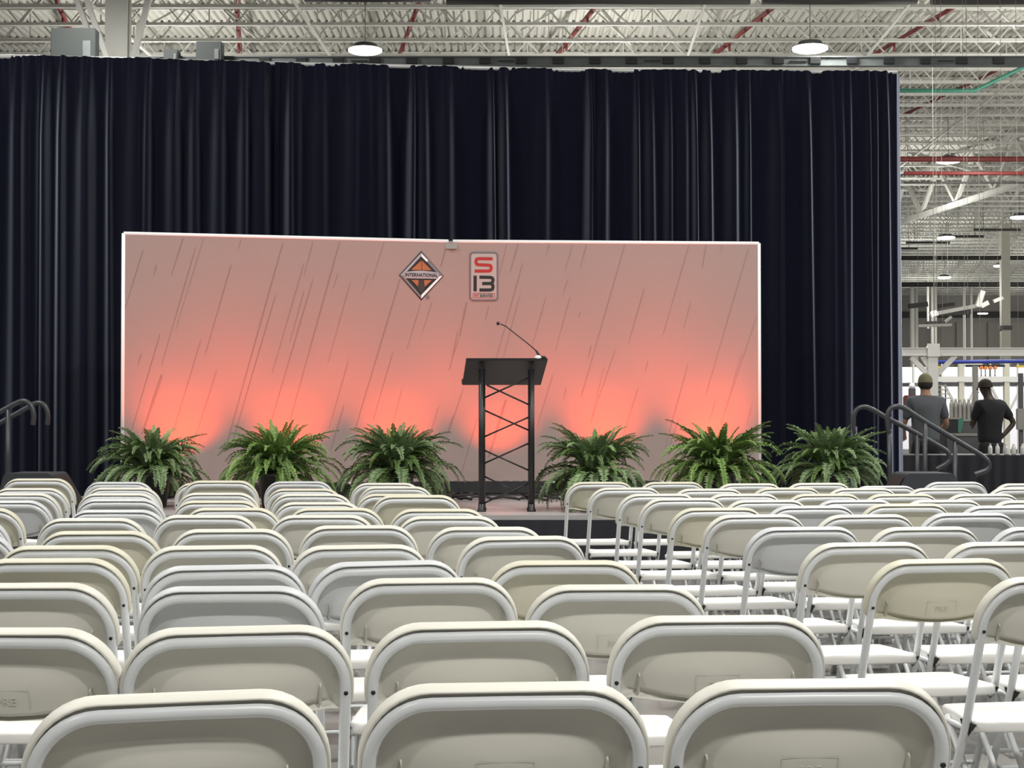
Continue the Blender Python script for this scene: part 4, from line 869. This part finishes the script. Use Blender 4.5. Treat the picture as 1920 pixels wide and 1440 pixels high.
LEFT = [
 [(-0.513, 2.372, 13), (-0.02, 2.457, 5), (0.452, 2.489, 3)],
 [(-0.967, 3.062, 0), (-0.547, 3.081, 10), (-0.08, 3.149, 7), (0.411, 3.243, 3)],
 [(-1.184, 3.851, 2), (-0.675, 3.783, 3), (-0.218, 3.969, 6), (0.246, 3.816, 2)],
 [(-1.32, 4.502, 3), (-0.801, 4.301, 11), (-0.38, 4.417, 15), (0.141, 4.439, 3)],
 [(-1.399, 4.942, 3), (-0.955, 4.94, 9), (-0.497, 4.959, 9), (0.016, 5.316, 9)],
 [(-1.957, 5.48, 3), (-1.463, 5.553, 3), (-1.018, 5.653, 4), (-0.578, 5.838, 4), (-0.097, 5.758, 2)],
 [(-2.232, 6.248, 3), (-1.675, 6.248, 2), (-1.259, 6.443, 1), (-0.782, 6.443, 2), (-0.258, 6.377, 2)],
 [(-2.381, 6.91, 2), (-1.719, 6.796, 1), (-1.245, 6.948, 1), (-0.787, 6.948, 1), (-0.324, 6.871, 2)],
 [(-2.445, 7.542, 2, 1, 'shell_g'), (-1.928, 7.684, 1), (-1.42, 7.542, 1), (-0.916, 7.407, 1), (-0.463, 7.535, 1, 1.033, 'shell_y')],
 [(-2.609, 8.25, 1), (-2.081, 8.25, 1), (-1.567, 8.306, 1), (-1.052, 8.195, 1), (-0.602, 8.195, 1)],
 [(-2.738, 8.845, 1), (-2.226, 8.91, 1), (-1.685, 8.99, 1, 1.045, 'shell_y'), (-1.17, 8.782, 1), (-0.675, 9.041, 1)],
 [(-2.873, 9.437, 1, 1.038), (-2.447, 9.686, 1), (-1.848, 9.535, 1), (-1.336, 9.764, 1), (-0.771, 9.535, 1)]]
RIGHT = [
 [(1.366, 4.005, 9)],
 [(1.201, 4.484, 9, 1, 'shell_y'), (1.63, 4.469, 9)],
 [(1.123, 5.059, 8), (1.573, 5.08, 8)],
 [(1.052, 5.756, 8, 1, 'shell_g'), (1.495, 5.756, 8), (1.936, 5.756, 8)],
 [(0.99, 6.475, 8), (1.444, 6.475, 8), (1.9, 6.578, 8), (2.331, 6.578, 8)],
 [(0.899, 6.947, 7, 1, 'shell_y'), (1.345, 7.107, 7, 1, 'shell_g'), (1.77, 7.10, 7, 1.012, 'shell_y'), (2.213, 7.107, 7)],
 [(0.82, 7.59, 7, 1.012), (1.222, 7.6, 7), (1.653, 7.6, 7), (2.081, 7.6, 7), (2.488, 7.55, 7)],
 [(0.754, 8.194, 7), (1.198, 8.194, 7), (1.625, 8.194, 7), (2.024, 8.186, 7), (2.451, 8.186, 7)],
 [(0.638, 8.909, 7), (1.092, 8.781, 7), (1.555, 8.909, 7), (1.969, 8.844, 7), (2.418, 8.844, 7), (2.898, 8.909, 7)],
 [(0.537, 9.685, 6), (0.983, 9.685, 6), (1.428, 9.46, 6), (1.862, 9.534, 6), (2.26, 9.50, 6, .98), (2.739, 9.685, 6), (3.11, 9.46, 6)]]
rd = random.Random(3)
SEAT = ('aisle', 'second', 'third', 'fourth', 'fifth', 'sixth', 'seventh')
for B_, blk in ((LEFT, 'left'), (RIGHT, 'right')):
    for r, row in enumerate(B_):
        nn = len(row)
        for i, q in enumerate(row):
            k = (nn-1-i) if blk == 'left' else i
            x, y, yaw = q[:3]; sc = q[3] if len(q) > 3 else 1; sh = q[4] if len(q) > 4 else rd.choice(('shell', 'shell', 'shell', 'shell_y', 'shell_g') if r > 1 else ('shell',))
            rowt = ORD[r]+' row' if r else 'nearest row'
            lab = 'white folding chair, %s block, %s, %s' % (blk, rowt, 'aisle seat' if k == 0 else SEAT[k]+' seat from the aisle')
            chair(x, y, yaw, sc, sh, lab, 'white folding chairs in the %s block' % blk, y < 4.6)
